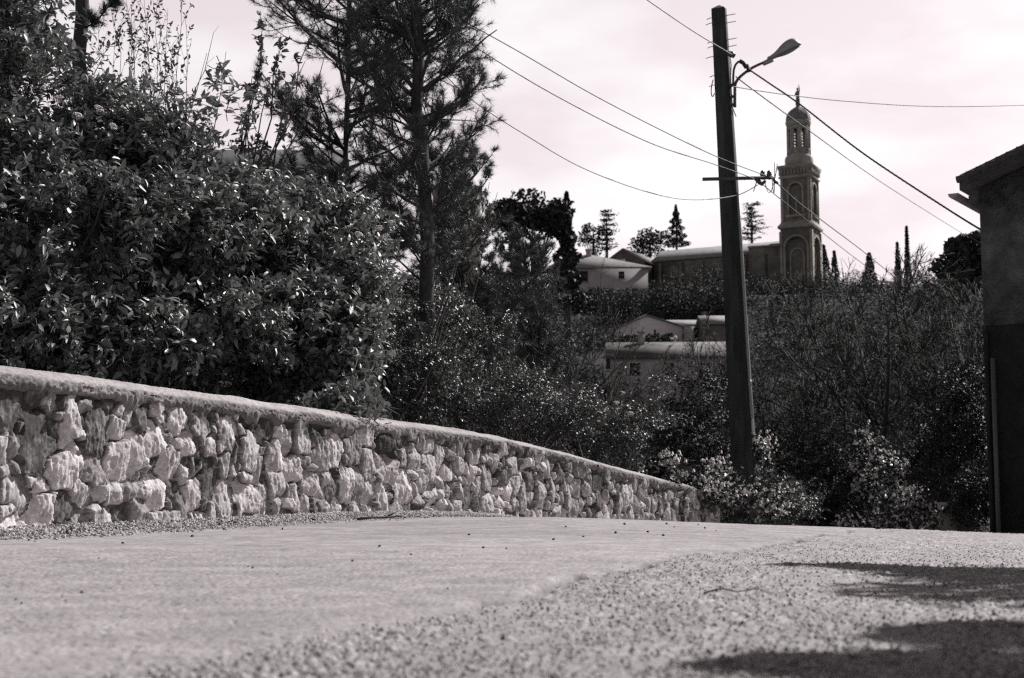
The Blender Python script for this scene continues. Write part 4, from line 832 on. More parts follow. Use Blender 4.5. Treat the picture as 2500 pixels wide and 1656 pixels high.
for k in range(8):
    a = k * math.pi / 4 + math.pi / 8; pts = [(r_ / math.cos(math.pi / 8) * math.cos(a), r_ / math.cos(math.pi / 8) * math.sin(a), cz_(p_)) for r_, p_ in dpr]; md.tube(pts, .06, 5)
obj('dome', md, M['churchroof'], church, local=True)
ms = MB(); zb0, zt0 = cz_(264), cz_(202); hs = zt0 - zb0
ms.lathe([(.55, zb0 - .3), (.52, zb0 + .05), (.34, zb0 + .12), (.30, zb0 + .5), (.38, zb0 + .55), (.38, zb0 + .65), (.36, zb0 + .68), (.34, zb0 + 1.2), (.27, zb0 + 1.8), (.30, zb0 + 2.2), (.33, zb0 + 2.5), (.24, zb0 + 2.72), (.09, zb0 + 2.8), (.10, zb0 + 2.86), (.17, zb0 + 2.98), (.18, zb0 + 3.1), (.12, zb0 + 3.25), (.03, zb0 + 3.32)], 12)
ms.tube([(.2, 0, zb0 + 2.55), (.33, -.1, zb0 + 2.75), (.30, -.1, zb0 + 3.2), (.22, -.1, zb0 + 3.75)], [.12, .10, .08, .05], 6); ms.tube([(-.26, 0, zb0 + 2.5), (-.36, -.15, zb0 + 2.1), (-.15, -.3, zb0 + 1.9)], [.12, .10, .07], 6)
obj('statue', ms, M['churchstone'], church, smooth=True, local=True)
# nave running back from the tower, transept, low aisle
def gable_house(mw, mr, x0, x1, y0, y1, z0, ze, zr, axis='x', over=.3, th=.22):
    """walls with gables and a tiled roof slab; ridge along axis"""
    if axis == 'x':
        ym = (y0 + y1) / 2; mw.add([(x0, y0, z0), (x1, y0, z0), (x1, y0, ze), (x0, y0, ze), (x0, y1, z0), (x1, y1, z0), (x1, y1, ze), (x0, y1, ze), (x0, ym, zr), (x1, ym, zr)], [np.array([[0, 1, 2, 3], [5, 4, 7, 6]]), np.array([[4, 0, 3, 8, 7], [1, 5, 6, 9, 2]])])
        sl = (zr - ze) / (ym - y0)
        for yy, s in ((y0 - over, -1), (y1 + over, 1)):
            a = [(x0 - over, yy, ze - sl * over + .02), (x1 + over, yy, ze - sl * over + .02), (x1 + over, ym, zr + .02), (x0 - over, ym, zr + .02)]; v = np.array(a + [(p[0], p[1], p[2] + th) for p in a])
            mr.add(v, [np.array([[0, 1, 2, 3], [4, 7, 6, 5], [0, 4, 5, 1], [1, 5, 6, 2], [2, 6, 7, 3], [3, 7, 4, 0]])])
    else:
        xm = (x0 + x1) / 2; mw.add([(x0, y0, z0), (x1, y0, z0), (x1, y0, ze), (x0, y0, ze), (x0, y1, z0), (x1, y1, z0), (x1, y1, ze), (x0, y1, ze), (xm, y0, zr), (xm, y1, zr)], [np.array([[3, 0, 4, 7], [1, 2, 6, 5]]), np.array([[0, 1, 2, 8, 3], [5, 4, 7, 9, 6]])])
        sl = (zr - ze) / (xm - x0)
        for xx in (x0 - over, x1 + over):
            a = [(xx, y0 - over, ze - sl * over + .02), (xx, y1 + over, ze - sl * over + .02), (xm, y1 + over, zr + .02), (xm, y0 - over, zr + .02)]; v = np.array(a + [(p[0], p[1], p[2] + th) for p in a])
            mr.add(v, [np.array([[0, 1, 2, 3], [4, 7, 6, 5], [0, 4, 5, 1], [1, 5, 6, 2], [2, 6, 7, 3], [3, 7, 4, 0]])])
mn, mr = MB(), MB()
gable_house(mn, mr, -24, -2.49, -2.2, 6.6, -4, cz_(616), cz_(582), 'x', .3)
gable_house(mn, mr, -7.6, -2.6, -2.75, -2.3, -4, cz_(603), cz_(600), 'x', .12)
for i in range(6): mn.box(-23 + i * 3.6, -22.5 + i * 3.6, -2.75, -2.2, -4, cz_(622))
obj('nave', mn, M['churchstone'], church, local=True); obj('roof', mr, M['churchroof'], church, local=True)
for xx in (-20.4, -13.3, -9.7, -6.1):
    mwi = MB(); z0_ = cz_(665); mwi.box(xx - .45, xx + .45, -2.24, -2.19, z0_, cz_(640)); mwi.lathe([(0.01, 0), (0.01, .01)], 4)
    mwi = MB(); a = np.linspace(0, math.pi, 9); ring = [(xx - .42, z0_), (xx + .42, z0_)] + [(xx + .42 * math.cos(t_), cz_(640) + .42 * math.sin(t_)) for t_ in a]
    mwi.prism(np.array([(x, -2.24, z) for x, z in ring]), np.array([(x, -2.18, z) for x, z in ring])); wo_ = obj('window', mwi, M['palepane'], church, local=True)
    mf = MB(); ring_arch(mf, lambda v: np.asarray(v, float), xx, z0_, cz_(640), .42, .16, -2.19, -2.30); obj('frame', mf, M['churchtrim'], wo_, local=True)
mtr, mtr2 = MB(), MB(); gable_house(mtr, mtr2, -31.5, -24.2, -5.5, 8, -4, cz_(622), cz_(588), 'y', .3)
tr_ = obj('transept', mtr, M['churchstone'], church, local=True); obj('transept_roof', mtr2, M['tile'], tr_, local=True)

# hipped pale house
def hip_house(name, label, px0, px1, ye, yr, yb, D, depth, rx0, rx1, wallm, roofm, wins=(), chim=(), rz=0.):
    x0, x1 = (px0 - CX) / FPX * D, (px1 - CX) / FPX * D; xm = (x0 + x1) / 2; ze, zr, zb_ = P(px0, ye, D)[2], P(px0, yr, D)[2], P(px0, yb, D)[2]
    base = (xm, D, zb_); root = thing(name, label, 'house', base, rz); w = (x1 - x0) / 2; he, hr = ze - zb_, zr - zb_; ra, rb = (rx0 - CX) / FPX * D - xm, (rx1 - CX) / FPX * D - xm
    mw, mr = MB(), MB(); mw.box(-w, w, 0, depth, -3, he); obj('wall', mw, M[wallm], root, local=True)
    o_ = .5; a = [(-w - o_, -o_, he - .05), (w + o_, -o_, he - .05), (w + o_, depth + o_, he - .05), (-w - o_, depth + o_, he - .05)]; r = [(ra, depth / 2, hr), (rb, depth / 2, hr)]
    v = np.array(a + [(p[0], p[1], p[2] + .18) for p in a] + r); mr.add(v, [np.array([[3, 2, 1, 0], [0, 1, 5, 4], [1, 2, 6, 5], [2, 3, 7, 6], [3, 0, 4, 7], [4, 5, 9, 8], [6, 7, 8, 9]]), np.array([[5, 6, 9], [7, 4, 8]])])
    ro = obj('roof', mr, M[roofm], root, local=True)
    for px, yt, yb2 in chim:
        x = (px - CX) / FPX * D - xm; m = MB(); m.box(x - .35, x + .35, depth / 2 - .8, depth / 2 - .1, P(px, yb2, D)[2] - zb_ - 1.2, P(px, yt, D)[2] - zb_); m.box(x - .45, x + .45, depth / 2 - .9, depth / 2, P(px, yt, D)[2] - zb_, P(px, yt, D)[2] - zb_ + .15); obj('chimney', m, M['render2'], ro, local=True)
    for (wx, wy, ww, wh) in wins:
        x = (wx - CX) / FPX * D - xm; z = P(wx, wy, D)[2] - zb_; ww2, wh2 = ww / FPX * D / 2, wh / FPX * D / 2; m = MB(); m.box(x - ww2, x + ww2, -.05, .06, z - wh2, z + wh2); wo_ = obj('window', m, M['darkpane'], root, local=True)
        m = MB(); m.box(x - ww2 - .1, x + ww2 + .1, -.16, -.003, z - wh2 - .12, z - wh2 - .004); obj('sill', m, M['render2'], wo_, local=True)
    return root
hip_house('hipped_house', 'pale house with hipped tile roof and chimneys below the domed pine', 1348, 1585, 655, 607, 712, 184, 10, 1398, 1450, 'render2', 'tile', wins=[(1375, 672, 12, 16), (1420, 675, 34, 26), (1520, 672, 14, 18)], chim=[(1444, 598, 608), (1527, 624, 640)])
# white gabled house
D = 150.; xb = (1585 - CX) / FPX * D; zb_ = P(1585, 828, D)[2]
wh = thing('white_house', 'white gabled house with grey tile roof in the hollow left of the lamp pole', 'house', (xb, D, zb_), 0)
def LX(px): return (px - CX) / FPX * D - xb
def LZ(py): return P(1585, py, D)[2] - zb_
mw, mr = MB(), MB()
x0, xa, x1 = LX(1508), LX(1580), LX(1668); ze0, zr, ze1 = LZ(803), LZ(772), LZ(798)
mw.add([(x0, 0, -2), (x1, 0, -2), (x1, 0, ze1), (xa, 0, zr), (x0, 0, ze0), (x0, 9, -2), (x1, 9, -2), (x1, 9, ze1), (xa, 9, zr), (x0, 9, ze0)], [np.array([[0, 1, 2, 3, 4], [6, 5, 9, 8, 7]]), np.array([[5, 0, 4, 9], [1, 6, 7, 2]])])
mw.box(x1, LX(1720), 1.2, 8, -2, LZ(794)); obj('wall', mw, M['render_'], wh, local=True)
def slab(m, a, th=.18): v = np.array(a + [(p[0], p[1], p[2] + th) for p in a], float); m.add(v, [np.array([[0, 1, 2, 3], [4, 7, 6, 5], [0, 4, 5, 1], [1, 5, 6, 2], [2, 6, 7, 3], [3, 7, 4, 0]])])
slab(mr, [(x0 - .25, -.3, ze0 - .05), (xa, -.3, zr + .02), (xa, 9.3, zr + .02), (x0 - .25, 9.3, ze0 - .05)], .14); slab(mr, [(xa, -.3, zr + .02), (x1 + .2, -.3, ze1 - .05), (x1 + .2, 9.3, ze1 - .05), (xa, 9.3, zr + .02)], .14)
slab(mr, [(x1 - 1.5, .9, LZ(793)), (LX(1724), .9, LZ(793)), (LX(1722), 6, LZ(768)), (xa + .2, 6, LZ(768))], .12)
rfo = obj('roof', mr, M['churchroof'], wh, local=True)
m = MB(); m.box(LX(1721), LX(1727), .6, 1.2, -2, LZ(762)); m.box(LX(1719), LX(1729), .5, 1.3, LZ(762), LZ(760)); obj('chimney', m, M['churchstone'], wh, local=True)
for px, py, ww, hh_ in ((1601, 812, 5, 14), (1672, 818, 5, 16), (1708, 810, 16, 26)):
    m = MB(); yo = -.03 if px < 1668 else 1.17; m.box(LX(px - ww / 2), LX(px + ww / 2), yo, yo + .08, LZ(py + hh_ / 2), LZ(py - hh_ / 2)); obj('window', m, M['darkpane'], wh, local=True)
D2 = 146.; xb2 = (1745 - CX) / FPX * D2; zb2_ = P(1745, 815, D2)[2]
sh = thing('tiled_outbuilding', 'low outbuilding with pale tile roof half hidden behind the lamp pole', 'house', (xb2, D2, zb2_)); mw, mr = MB(), MB(); gable_house(mw, mr, -.9, 3.2, 0, 6, -2, 1.0, 2.0, 'x', .3); obj('wall', mw, M['churchstone'], sh, local=True); obj('roof', mr, M['tile'], sh, local=True)
D = 118.; xb3 = (1650 - CX) / FPX * D; zb3 = P(1650, 930, D)[2]; lh = thing('long_house', 'long low house with broad grey tiled roof below the white gabled house', 'house', (xb3, D, zb3), R(-4)); mw, mr = MB(), MB()
he_, hr_ = P(1650, 873, D)[2] - zb3, P(1650, 842, D + 5)[2] - zb3; gable_house(mw, mr, -5.4, 5.2, 0, 10, -4, he_, hr_, 'x', .4)
obj('wall', mw, M['render2'], lh, local=True); obj('roof', mr, M['tilegrey'], lh, local=True)
for xx_ in (-3.4, -.6, 2.4): m = MB(); m.box(xx_ - .45, xx_ + .45, -.04, .05, he_ - 1.5, he_ - .45); obj('window', m, M['darkpane'], lh, local=True)
m = MB(); m.box(-3.0, -2.4, 4.2, 4.9, hr_ - .5, hr_ + 1.0); m.box(-3.1, -2.3, 4.1, 5.0, hr_ + 1.0, hr_ + 1.12); obj('chimney', m, M['render2'], lh, local=True)
# hedge, lawn terrace and garden lamp below the white house
rng = np.random.default_rng(91); D = 143.; mh = MB(); a, b = P(1512, 828, D), P(1640, 822, D); n = 2500; t = rng.random(n)
p = a + (b - a) * t[:, None] + np.stack([rng.normal(0, .1, n), rng.uniform(-.5, .5, n), rng.uniform(-1.4, .35, n)], 1); quads(mh, p, rng.uniform(.08, .18, n), rng)
tag(obj('hedge', mh, M['darkleaf']), 'clipped dark hedge along the front of the white gabled house', 'hedge')
lp = P(1648, 826, 141.); gl = thing('garden_lamp', 'small globe lamp on a post in front of the white house', 'lamp', (lp[0], lp[1], lp[2] - .6)); m = MB(); m.tube([(0, 0, -1.6), (0, 0, .5)], .05, 6); obj('post', m, M['metal'], gl, local=True)
m = MB(); m.lathe([(.02, .46), (.14, .5), (.2, .62), (.2, .7), (.14, .82), (.02, .87)], 10); obj('globe', m, M['render_'], gl, smooth=True, local=True)
# terraces: pale low walls across the slope
def low_wall(label, pts, h, th, m, cap=None, name='garden_wall'):
    q_ = np.array([P(*a) for a in pts]); root = thing(name, label, 'wall', q_[0]); mb = MB(); mc = MB()
    for i in range(len(q_) - 1):
        a, b = q_[i], q_[i + 1]; d = nrmz(b - a); s = np.array((-d[1], d[0], 0)) * th / 2
        r0 = np.array([a - s + (0, 0, -h), a + s + (0, 0, -h), a + s, a - s]); r1 = np.array([b - s + (0, 0, -h), b + s + (0, 0, -h), b + s, b - s]); mb.prism(r0, r1)
        s2 = s * 1.25; c0 = np.array([a - s2 + (0, 0, .003), a + s2 + (0, 0, .003), a + s2 + (0, 0, .12), a - s2 + (0, 0, .12)]); c1 = c0 + (b - a); mc.prism(c0, c1)
    obj('wall_body', mb, M[m], root); obj('coping', mc, M['palewall'], root)
low_wall('pale terrace wall seen through the twigs right of the pole', [(1700, 1088, 110), (1860, 1064, 112), (2000, 1044, 114), (2110, 1034, 115)], 2.2, .9, 'churchstone')
low_wall('short low wall with pale top beyond the lane, right of the pole', [(1890, 1188, 31), (2010, 1186, 31)], 2.7, .4, 'churchstone')
low_wall('short pale-capped wall half hidden by leaves beside the near house corner', [(2318, 1246, 22.0), (2475, 1252, 23.0)], 1.6, .35, 'churchstone')
# block behind the pine, cottage behind the left shrubs
D = 95.; xb = (1115 - CX) / FPX * D; zb_ = P(1115, 600, D)[2]; ab = thing('flat_roofed_block', 'grey flat-roofed block glimpsed behind the pine trunk', 'building', (xb, D, zb_)); m = MB(); hb = P(1115, 462, D)[2] - zb_; m.box(-1.7, 1.5, 0, 8, -6, hb); obj('wall', m, M['churchtrim'], ab, local=True)
m = MB(); m.box(-1.85, 1.65, -.15, 8.15, hb + .003, hb + .22); obj('parapet', m, M['churchroof'], ab, local=True)
D = 32.; xb = (520 - CX) / FPX * D; zb_ = 0.5; ch_ = thing('cottage', 'grey cottage with a dark eave glimpsed through the left shrubs', 'house', (xb, D, zb_)); mw, mr = MB(), MB(); gable_house(mw, mr, -1.5, 2.2, 0, 6, -1, P(520, 425, D)[2] - zb_, P(520, 378, D)[2] - zb_ + .6, 'x', .35); obj('wall', mw, M['render2'], ch_, local=True); obj('roof', mr, M['tiledark'], ch_, local=True)

# ------------------------------------------------------------------ near house on the right
D = 17.0; hx = P(2398, 700, D)[0]; hz = float(base_z(hx, D)); nh = thing('near_house', 'dark rendered house gable with overhanging tiled eave at the right edge', 'house', (hx, D, hz - .3), R(-34))
he = P(2398, 462, D)[2] - hz + .3; slp = 0.37; wdt = 5.4
rid = he + slp * wdt / 2
m = MB(); zl = P(2400, 796, D)[2] - hz + .3
rg = np.random.default_rng(5)
ring = np.array([(0.0, 0, zl), (wdt, 0, zl), (wdt, 0, he), (wdt / 2, 0, rid), (0, 0, he)]); m.prism(ring + (0, 9, 0), ring); obj('wall', m, M['housewall'], nh, local=True)
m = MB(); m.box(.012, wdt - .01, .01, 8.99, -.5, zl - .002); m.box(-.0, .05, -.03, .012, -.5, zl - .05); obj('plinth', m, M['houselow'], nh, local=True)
m = MB()
for sgn in (-1, 1):
    x_e = -.17 if sgn < 0 else wdt + .17; z_e = he - .17 * slp + .03
    slab(m, [(x_e, -.22, z_e), (x_e, 9.3, z_e), (wdt / 2, 9.3, rid + .03), (wdt / 2, -.22, rid + .03)], .10)
    for i in range(24):      # tile ends along the verge
        t0 = i / 24; xx = x_e + (wdt / 2 - x_e) * t0; zz = z_e + .10 + (rid - he + .17 * slp) * t0; m.tube([(xx - .02 * -sgn, -.25, zz + .025), (xx + (wdt / 2 - x_e) / 24 * 1.15, -.25, zz + .005 + (rid - z_e) / 24)], [.045, .036], 6)
    for j in range(46):      # rows of roof tiles along the eave
        yy = -.2 + j * .205; m.tube([(x_e - .03 * -sgn * -1, yy, z_e + .12), (wdt / 2, yy, rid + .14)], [.075, .06], 6)
obj('roof', m, M['tiledark'], nh, local=True)
m = MB(); yy = np.linspace(-.30, 9.1, 4); a = np.linspace(math.pi, 2 * math.pi, 8)
for r_ in (.062,):
    v = np.array([[(-.225 + r_ * math.cos(t_), y_, he - .08 + r_ * math.sin(t_)) for t_ in a] for y_ in yy]); v2 = np.array([[(-.225 + (r_ - .012) * math.cos(t_), y_, he - .078 + (r_ - .012) * math.sin(t_)) for t_ in a] for y_ in yy])
    ii = np.arange(32).reshape(4, 8); qq = np.stack([ii[:-1, :-1], ii[1:, :-1], ii[1:, 1:], ii[:-1, 1:]], -1).reshape(-1, 4); m.add(v.reshape(-1, 3), [qq]); m.add(v2.reshape(-1, 3), [qq[:, ::-1]])
    cap = np.array([(-.225 + r_ * math.cos(t_), -.305, he - .08 + r_ * math.sin(t_)) for t_ in a]); m.prism(cap, cap + (0, .012, 0))
obj('gutter', m, M['render2'], nh, local=True)
m = MB(); m.box(-.10, -.003, -.10, 9, he - .16, he - .09); obj('cornice', m, M['housewall'], nh, local=True)
m = MB(); m.tube([(.11, -.06, -.2), (.11, -.06, zl - .4)], .028, 8); obj('drainpipe', m, M['metal'], nh, local=True)

# ------------------------------------------------------------------ lamp pole, lamp and cables
PD = 20.5
ptop = P(1755, 22, PD); pbot = P(1826, 1300, PD); lean = ptop - pbot; pb = pbot.copy()
pole = thing('utility_pole', 'tall dark leaning utility pole with steel crossarm at the wall end', 'pole', pb)
th_ = R(-27)
def ring_sq(c, w, dpt): 
    ca, sa = math.cos(th_), math.sin(th_); r = []
    for x, y in ((-w, -dpt), (w, -dpt), (w, dpt), (-w, dpt)): r.append((c[0] + x * ca - y * sa, c[1] + x * sa + y * ca, c[2]))
    return np.array(r)
def pc(py):   # pole axis at picture height
    zz = P(1790, py, PD)[2]; t = (zz - pbot[2]) / lean[2]; return pbot + lean * t
m = MB(); ns = 9; cs = [pbot + lean * t for t in np.linspace(-.03, 1, ns)]; hw = np.linspace(.165, .098, ns); hd = np.linspace(.135, .06, ns)
for i in range(ns - 1): m.prism(ring_sq(cs[i], hw[i], hd[i]), ring_sq(cs[i + 1], hw[i + 1], hd[i + 1]), i == 0, False)
tp_ = ring_sq(cs[-1], hw[-1], hd[-1]); m.add(np.vstack([tp_, cs[-1] + (0, 0, .06)]), [np.array([[0, 1, 4], [1, 2, 4], [2, 3, 4], [3, 0, 4]])])
obj('shaft', m, M['pole'], pole)
m = MB(); m.tube([P(x_, y_, PD - .08) for x_, y_ in ((1801, 470), (1812, 650), (1824, 850), (1829, 934), (1835, 1022))], .028, 8); m.tube([P(1828.5, 928, PD - .08), P(1829.5, 942, PD - .08)], .036, 8); obj('conduit', m, M['lampm'], pole)
wpx = PD / FPX
for px0_, px1_, py in [(1772, 1796, 36), (1773, 1797, 54), (1775, 1799, 95), (1778, 1799, 112), (1727, 1740, 44), (1725, 1740, 57), (1729, 1742, 102), (1729, 1742, 114), (1725, 1744, 139), (1734, 1746, 185), (1733, 1747, 208)]:
    m = MB(); a = P(px0_, py + 1, PD - .06); b = P(px1_, py - 2, PD - .06); m.tube([a + np.array([(-.06 if px0_ > 1760 else .0), .06, 0]), (a + b) / 2 + (0, 0, -.006), b + np.array([(.06 if px0_ < 1760 else 0), 0, 0])], .006, 5); obj('step_iron', m, M['metal'], pole)
a, b = P(1715, 438, PD - .20), P(1886, 434, PD - .20); m = MB(); c_ = (a + b) / 2; m.prism(np.array([a + (0, y_, z_) for y_, z_ in ((-.02, -.022), (.02, -.022), (.02, .022), (-.02, .022))]), np.array([b + (0, y_, z_) for y_, z_ in ((-.02, -.022), (.02, -.022), (.02, .022), (-.02, .022))])); arm = obj('crossarm', m, M['metal'], pole)
for px, dz in ((1862, 0), (1878, .0)):
    m = MB(); p = P(px, 436, PD - .20); m.lathe([(.012, -.02), (.012, .03), (.035, .035), (.042, .06), (.03, .075), (.036, .09), (.02, .115), (.005, .12)], 8); m.v = [v_ + p for v_ in m.v]; obj('insulator', m, M['insul'], arm, smooth=True)
m = MB(); p = P(1855, 446, PD - .24); m.tube([p + (-.06, 0, .06), p, p + (.02, -.02, -.03), p + (.08, -.02, .02)], [.03, .035, .03, .02], 6); p = P(1893, 444, PD - .22); m.tube([P(1886, 434, PD - .2), p, p + (.04, 0, -.03)], [.02, .028, .015], 6); obj('cable_clamp', m, M['insul'], arm)
m = MB()
for (x0_, y0_, x1_, y1_, x2_, y2_) in ((1848, 440, 1830, 478, 1838, 476), (1866, 436, 1880, 500, 1886, 440), (1885, 440, 1892, 500, 1879, 436)):
    t = np.linspace(0, 1, 12)[:, None]; A, B, Cc = P(x0_, y0_, PD - .22), P(x1_, y1_ + 20, PD - .3), P(x2_ + 12, y2_ - 40, PD - .24); m.tube((1 - t) ** 2 * A + 2 * t * (1 - t) * B + t * t * Cc, .006, 4)
obj('jumper_wire', m, M['metal'], arm)
m = MB(); t = np.linspace(0, 1, 14)[:, None]; A, B, Cc, Dd = P(1741, 195, PD - .1), P(1731, 225, PD - .1), P(1739, 250, PD - .1), P(1744, 228, PD - .1)
m.tube((1 - t) ** 3 * A + 3 * t * (1 - t) ** 2 * B + 3 * t * t * (1 - t) * Cc + t ** 3 * Dd, .008, 5); m.tube([P(1782, 132, PD - .1), P(1785, 160, PD - .12), P(1783, 200, PD - .12), P(1787, 260, PD - .12), P(1797, 285, PD - .12)], .008, 5); obj('loose_wire', m, M['cable'], pole)
# lamp
lb = P(1794, 256, PD - .05); lamp = thing('street_lamp', 'street lamp with curved arm and teardrop head on the pole', 'lamp', lb)
def smooth_poly(pts, n=24):
    pts = np.asarray(pts, float); k = len(pts); s = np.linspace(0, k - 1.0001, n); i = s.astype(int); f = (s - i)[:, None]
    p0 = pts[np.maximum(i - 1, 0)]; p1 = pts[i]; p2 = pts[np.minimum(i + 1, k - 1)]; p3 = pts[np.minimum(i + 2, k - 1)]
    return .5 * (2 * p1 + (p2 - p0) * f + (2 * p0 - 5 * p1 + 4 * p2 - p3) * f ** 2 + (3 * p1 - p0 - 3 * p2 + p3) * f ** 3)
m = MB(); m.tube(smooth_poly([P(x, y, PD - .05) for x, y in ((1794, 262), (1794, 232), (1795, 207), (1803, 192), (1820, 177), (1840, 164), (1862, 154), (1882, 146))]), np.linspace(.024, .020, 24), 8)
for py in (208, 236, 256): pa = P(1780, py, PD - .02); pb_ = P(1796, py, PD - .05); m.tube([pa, pb_], .022, 6)
obj('arm', m, M['metal'], lamp, smooth=True)
A, B = P(1878, 149, PD - .05), P(1958, 111, PD - .05); ax = nrmz(B - A); Lh = np.linalg.norm(B - A); upv = nrmz(np.array((-ax[2], 0, ax[0]))); sdv = np.array((0, 1., 0))
m = MB(); nk = 14; rings = []
for t in np.linspace(0, 1, nk):
    hu = (.045 + .105 * float(sstep(.05, .72, t))) * (1 - max(0, (t - .74) / .26) ** 2.6 * .86); hl = .03 * math.sin(math.pi * min(.98, t + .03)) ** .5 * .5; ws = (.05 + .09 * math.sin(min(1, t + .08) * math.pi * .72)) * (1 - max(0, (t - .8) / .2) ** 2 * .85)
    rings.append([A + ax * Lh * t + sdv * ws * math.cos(q_) + upv * ((hu if math.sin(q_) > 0 else hl) * math.sin(q_) + .018) for q_ in np.linspace(0, 2 * math.pi, 17)[:-1]])
v = np.array(rings); ii = np.arange(nk * 16).reshape(nk, 16); jj = np.roll(ii, -1, 1); m.add(v.reshape(-1, 3), [np.stack([ii[:-1], jj[:-1], jj[1:], ii[1:]], -1).reshape(-1, 4)[:, ::-1], ii[0][None], ii[-1][None, ::-1]]); 
m.tube([A - ax * .10, A + ax * .05], [.035, .042], 8)
hd_ = obj('lamp_head', m, M['lampm'], lamp, smooth=True)
m = MB(); rings = []
for t in np.linspace(.25, .92, 8):
    ws = .075 * math.sin((t - .25) / .67 * math.pi * .9 + .15) ** .6; rings.append([A + ax * Lh * t + sdv * ws * math.cos(q_) + upv * (-.002 - .026 * abs(math.sin(q_)) * math.sin((t - .25) / .67 * math.pi * .96 + .06)) for q_ in np.linspace(math.pi, 2 * math.pi, 9)])
v = np.array(rings); ii = np.arange(72).reshape(8, 9); m.add(v.reshape(-1, 3), [np.stack([ii[:-1, :-1], ii[:-1, 1:], ii[1:, 1:], ii[1:, :-1]], -1).reshape(-1, 4)]); obj('glass_bowl', m, M['glass'], hd_, smooth=True)
m = MB(); m.tube(smooth_poly([P(x, y, PD - .12) for x, y in ((1790, 205), (1791, 175), (1796, 158), (1806, 150), (1814, 155), (1822, 163), (1833, 174))]), .017, 7); m.tube([P(1805, 149, PD - .12), P(1815, 154, PD - .12), P(1822, 166, PD - .12)], [.03, .034, .03], 7); m.tube([P(1824, 158, PD - .1), P(1829, 176, PD - .1)], .03, 6); obj('feed_cable', m, M['cable'], lamp)
# cables
def cable(label, pts, r, m_, twist=False, n=70):
    p = smooth_poly([P(*a) for a in pts], n); mb = MB()
    if twist:
        n2 = 260; p = smooth_poly([P(*a) for a in pts], n2); s = np.arange(n2) * .9
        for ph in (0, 2.09, 4.19): mb.tube(p + np.stack([0 * s, np.cos(s + ph), np.sin(s + ph)], 1) * r * .55, r * .62, 5)
    else: mb.tube(p, r, 5)
    return tag(obj('overhead_cable', mb, M[m_], smooth=True), label, 'cable')
cable('pale cable dropping from the top edge to the upper part of the pole', [(1440, -100, 15), (1580, 0, 17.5), (1690, 75, 19.2), (1787, 134, 20.25)], .008, 'paleCable')
m = MB(); p = P(1786, 133, 20.3); m.tube([p + (-.06, 0, .02), p + (.0, 0, .0), p + (.05, 0, -.03)], [.03, .05, .03], 7); obj('cable_anchor', m, M['insul'], pole)
cable('upper of the two thin cables crossing from the pine to the crossarm', [(840, -120, 16.0), (1040, 0, 16.2), (1257, 121, 16.8), (1478, 248, 17.8), (1732, 375, 19.2), (1888, 436, 20.2)], .0065, 'cable')
cable('lower of the two thin cables crossing from the pine to the crossarm', [(800, -120, 16.0), (1014, 10, 16.2), (1190, 134, 16.6), (1373, 243, 17.2), (1584, 348, 18.2), (1742, 401, 19.6), (1845, 438, 20.2)], .0065, 'cable')
cable('slack pale cable sagging from the pine to below the crossarm', [(900, -40, 16.2), (1056, 148, 16.2), (1151, 243, 16.4), (1288, 333, 16.8), (1426, 412, 17.4), (1584, 470, 18.2), (1690, 488, 19.2), (1795, 478, 20.0), (1850, 452, 20.2)], .0065, 'paleCable')
cable('thin cable running nearly level from the pole to the right edge', [(1785, 211, 20.3), (1900, 229, 21.4), (2059, 247, 23), (2270, 260, 25), (2500, 257, 27.5), (2700, 245, 30)], .008, 'cable')
cable('thick twisted cable falling from the lamp arm to the near house', [(1831, 172, 20.4), (1880, 205, 20.0), (1954, 256, 19.4), (2112, 378, 18.5), (2323, 517, 17.3), (2403, 566, 17.02)], .0125, 'cable', True)
cable('thin cable falling beside the thick one to the dark pine crown', [(1797, 188, 20.4), (1850, 228, 22), (1964, 311, 26), (2165, 454, 38), (2365, 580, 58)], .010, 'cable')
cable('cable running from the crossarm past the tower into the bare trees', [(1893, 444, 20.2), (1950, 495, 22.5), (2006, 538, 25.5), (2112, 618, 32), (2200, 690, 40)], .0095, 'cable')
cable('lower thin cable running from the crossarm past the tower into the twigs', [(1856, 446, 20.2), (1920, 498, 22.5), (1995, 558, 26), (2090, 632, 32), (2190, 705, 40)], .0075, 'cable')

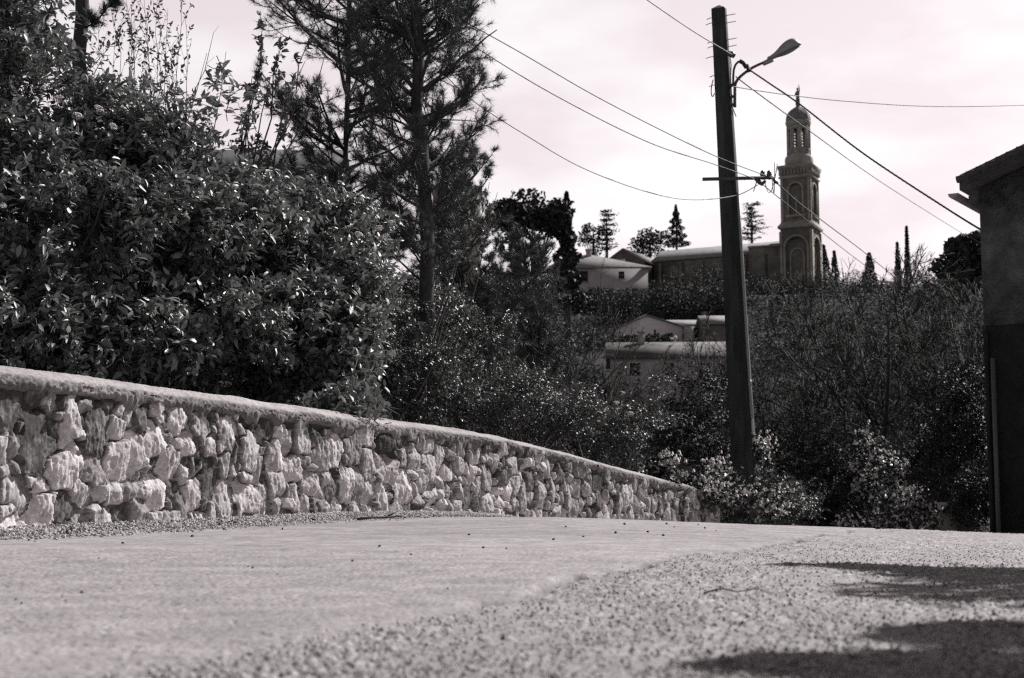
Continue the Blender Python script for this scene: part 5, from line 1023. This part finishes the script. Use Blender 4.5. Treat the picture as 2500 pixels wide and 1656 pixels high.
# ------------------------------------------------------------------ roadside trees beyond the right edge, whose shade falls on the lane
def leafy_tree(name, label, base, height, crown, seed, n):
    rng = np.random.default_rng(seed); root = thing(name, label, 'tree', base); mb, mc = MB(), MB(); b = np.asarray(base, float)
    mb.tube([b, b + (.05, 0, height * .3), b + (0, .1, height * .55), b + (0, 0, height * .9)], [.16, .13, .1, .03], 8); cs = []
    for (dx, dy, dz, r) in crown:
        c = b + (dx, dy, dz); cs.append(c); p, d = blob_pts(rng, c, (r, r, r * .55), n // len(crown), .4, .5, 2.5, seed); sz = rng.uniform(.7, 1.2, len(p)); leaves(mc, p, d + rng.normal(0, .8, p.shape), rng.normal(0, .6, p.shape) + (0, 0, 1), .11 * sz, .06 * sz, rng)
    stems_to(mb, rng, b + (0, 0, height * .35), np.array(cs), .05, .03, 5); obj('trunk', mb, M['bark'], root); obj('crown', mc, M['leaf'], root, smooth=True)
SH = []
def shade_at(px, py, H):   # where foliage at height H must stand to shade this spot of the lane
    g = ground_hit(px, py); t = (H - g[2]) / sun_dir.z; return g + np.array(sun_dir) * t
def shade_tree(label, spots, base, height, seed, n):
    crown = []
    for px, py, H, r in spots: p = shade_at(px, py, H) - np.asarray(base); crown.append((p[0], p[1], p[2], r))
    leafy_tree('roadside_tree', label, base, height, crown, seed, n)
shade_tree('leafy roadside tree beyond the right edge casting the upper streak of shade', [(2480, 1405, 3.2, .36), (2350, 1392, 3.0, .24), (2230, 1386, 2.8, .15), (2110, 1377, 2.7, .08), (1990, 1372, 2.7, .05), (2560, 1440, 3.3, .5), (2700, 1400, 3.4, .6)], (5.2, 7.6, -.15), 3.8, 601, 4200)
shade_tree('leafy roadside tree beyond the right edge casting the near shade', [(2380, 1655, 2.6, .06), (2490, 1645, 2.8, .10), (2240, 1642, 2.5, .04), (2080, 1622, 2.5, .03), (1900, 1608, 2.4, .03), (2480, 1535, 2.7, .12), (2330, 1540, 2.6, .07), (2680, 1610, 3, .3)], (3.6, 4.2, -.05), 3.3, 602, 2400)
